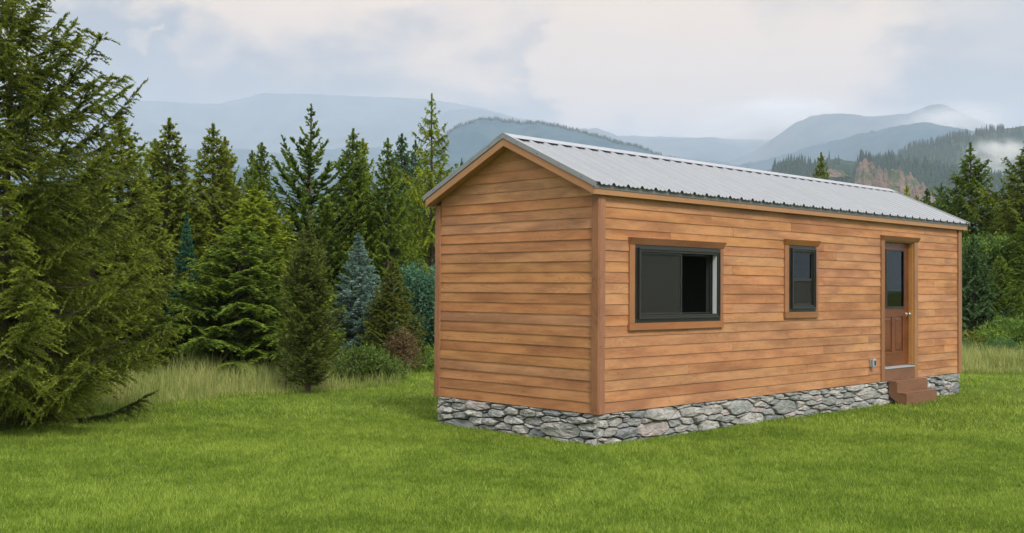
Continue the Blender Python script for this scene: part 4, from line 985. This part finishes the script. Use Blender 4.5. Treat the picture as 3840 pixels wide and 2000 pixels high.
def shrub_mesh(blobs, n, leaf, seed, base=(0, 0, 0), stems=7, tintb=.4, needle=False, aspect=.55):
    """blobs: (x, y, z, rx, ry, rz) in metres round the shrub's foot"""
    r = RS(seed); B = np.array(blobs, float); wt = (B[:, 3]*B[:, 5]); wt = wt/wt.sum(); bi = r.choice(len(B), n, p=wt)
    d = nrm(r.normal(0, 1, (n, 3))); lump = 1+.30*np.sin(d[:, 0]*5+bi)*np.sin(d[:, 2]*6+bi*2)+.2*np.sin(d[:, 1]*9+bi)
    # leaves gathered on sprays
    ns = max(n//14, 8); si = r.randint(0, ns, n); sd = nrm(r.normal(0, 1, (ns, 3))); sr = r.uniform(.55, 1.0, ns); sb = r.choice(len(B), ns, p=wt)
    lum = 1+.25*np.sin(sd[:, 0]*5+sb)*np.sin(sd[:, 2]*6+sb*2)
    sc_ = B[sb][:, :3]+sd*B[sb][:, 3:]*(sr*lum)[:, None]
    out_ = nrm(sd*[1, 1, .6]+[0, 0, .35])
    pos = sc_[si]+out_[si]*(r.uniform(-.5, 1, (n, 1))*leaf*2.4)+r.normal(0, leaf*.9, (n, 3))
    pos[:, 2] = np.maximum(pos[:, 2], .02)
    dr = nrm(out_[si]*.8+r.normal(0, .7, (n, 3))); wv = nrm(np.cross(dr, r.normal(0, 1, (n, 3)))); sz = r.uniform(.6, 1.3, (n, 1))*leaf
    if needle: V = np.stack([pos-wv*sz*.16, pos+wv*sz*.16, pos+dr*sz*1.5], 1).reshape(-1, 3); F = np.arange(3*n).reshape(-1, 3); per = 3
    else: V = np.stack([pos, pos+dr*sz*.5+wv*sz*aspect*.5, pos+dr*sz, pos+dr*sz*.5-wv*sz*aspect*.5], 1).reshape(-1, 3); F = np.arange(4*n).reshape(-1, 4); per = 4
    tt = np.clip(tintb+r.normal(0, .15, ns)[si]+r.normal(0, .1, n), 0, 1)
    e = B[r.choice(len(B), stems, p=wt)][:, :3]+r.normal(0, .1, (stems, 3)); b0 = r.normal(0, .06, (stems, 3)); b0[:, 2] = -.02
    mid = (b0+e)/2+r.normal(0, .06, (stems, 3)); rs_ = np.full(stems, .022)
    v1, f1 = tubes(b0, mid, rs_, rs_*.7, 5); v2, f2 = tubes(mid, e, rs_*.7, rs_*.25, 5)
    j = r.randint(0, stems, ns); v3, f3 = tubes(mid[j]*.5+e[j]*.5, sc_, np.full(ns, .006), np.full(ns, .002), 3)
    return dict(leaf=(V, F, np.repeat(tt, per)), stem=(np.concatenate([v1, v2, v3]), np.concatenate([f1, f2+len(v1), f3+len(v1)+len(v2)])))
def shrub(name, label, cat, group, md, m, xD, dist, scale=1.0, rz=0, z=0.0):
    b_ = at_depth(xD, 731, dist); root = empty(name, (b_[0], b_[1], z), rz); root.scale = (scale,)*3; tag(root, label, cat, group)
    link(bpy.data.objects.new('stems', mesh_np('stems', *md['stem'], M_bark)), root)
    link(bpy.data.objects.new('foliage', mesh_np('foliage', *md['leaf'][:2], m, md['leaf'][2])), root)
M_leafteal = foliage_mat('leafy_teal', (.03, .10, .06), (.18, .36, .20), .3)
M_leaf = foliage_mat('leafy_green', (.04, .08, .014), (.17, .25, .04), .3)
M_leafb = foliage_mat('leafy_bright', (.07, .14, .025), (.30, .44, .09), .3)
M_brown = foliage_mat('browned_needles', (.12, .075, .035), (.26, .19, .09), .2)
M_juni = foliage_mat('juniper', (.06, .125, .018), (.27, .40, .05), .25)
M_jund = foliage_mat('juniper_dark', (.03, .09, .03), (.13, .25, .07), .25)
M_yel = foliage_mat('yellow_shrub', (.10, .11, .014), (.26, .24, .04), .25)
shrub('leafy_bush', 'large teal green leafy bush at the left corner of the cabin', 'bush', None, shrub_mesh([(0, 0, 1.35, .55, .6, .75), (-.25, .2, 1.9, .35, .4, .35), (.2, -.1, .8, .5, .55, .5), (.3, 0, 1.7, .4, .5, .5)], 16000, .07, 61), M_leafteal, 1066, 25.5)
shrub('round_bush', 'dull green round bush at the foot of the blue spruce', 'bush', None, shrub_mesh([(0, 0, .28, .5, .5, .3), (-.35, 0, .22, .35, .4, .24), (.42, 0, .2, .35, .4, .2), (.05, 0, .42, .25, .3, .16)], 9000, .05, 62), M_leaf, 922, 21.0, 1.05)
shrub('juniper_bush', 'low bright juniper bush left of the cabin gable', 'bush', 'junipers', shrub_mesh([(0, 0, .16, .5, .5, .2), (.5, 0, .2, .5, .5, .22), (-.4, 0, .12, .35, .4, .14)], 7000, .06, 63, needle=True), M_juni, 1056, 23.5)
shrub('dry_bush', 'browned dry bush between the olive fir and the leafy bush', 'bush', None, shrub_mesh([(0, 0, .55, .27, .3, .3), (.05, 0, .28, .3, .3, .2)], 3500, .055, 64, needle=True), M_brown, 1012, 22.9)
shrub('leafy_bush', 'light green leafy shrub growing high at the right edge', 'bush', None, shrub_mesh([(0, 0, 2.7, .55, .5, .45), (.6, 0, 2.2, .5, .5, .5), (-.5, 0, 3.1, .35, .4, .3), (.8, 0, 3.0, .4, .4, .35), (.2, 0, 1.6, .6, .5, .5)], 12000, .085, 65), M_leafb, 2530, 35.5)
shrub('leafy_bush', 'small bright leafy treetop beside the far cabin corner', 'bush', None, shrub_mesh([(0, 0, 3.0, .35, .4, .4), (-.25, 0, 2.4, .4, .4, .35), (.3, 0, 2.6, .3, .4, .3)], 6000, .085, 66), M_leafb, 2462, 35.6)
for i, (xD, dist, s_, m, lab, sd) in enumerate(((2545, 31.5, 1.0, M_juni, 'large bright juniper mound at the right edge above the tall grass', 71), (2500, 32.5, .85, M_juni, 'bright juniper mound left of the largest one', 72),
        (2430, 33.0, .8, M_jund, 'dark juniper mound at the far cabin corner', 73), (2590, 33.5, 1.1, M_juni, 'juniper mound cut by the right edge', 74), (2515, 29.8, .55, M_jund, 'small dark juniper at the edge of the tall grass', 75),
        (2412, 30.0, .5, M_jund, 'small juniper touching the far cabin corner board', 76))):
    shrub('juniper_bush', lab, 'bush', 'junipers', shrub_mesh([(0, 0, .45, .8, .8, .42), (.55, .1, .35, .6, .6, .34), (-.55, 0, .3, .6, .6, .3), (.1, 0, .78, .4, .5, .25)], 9000, .09, sd, needle=True, tintb=.45), m, xD, dist, s_, i)
shrub('yellow_bush', 'low yellow green shrub behind the tall grass at the right', 'bush', None, shrub_mesh([(0, 0, .3, .7, .6, .32), (-.6, 0, .25, .5, .5, .26)], 5000, .07, 78), M_yel, 2462, 31.5)
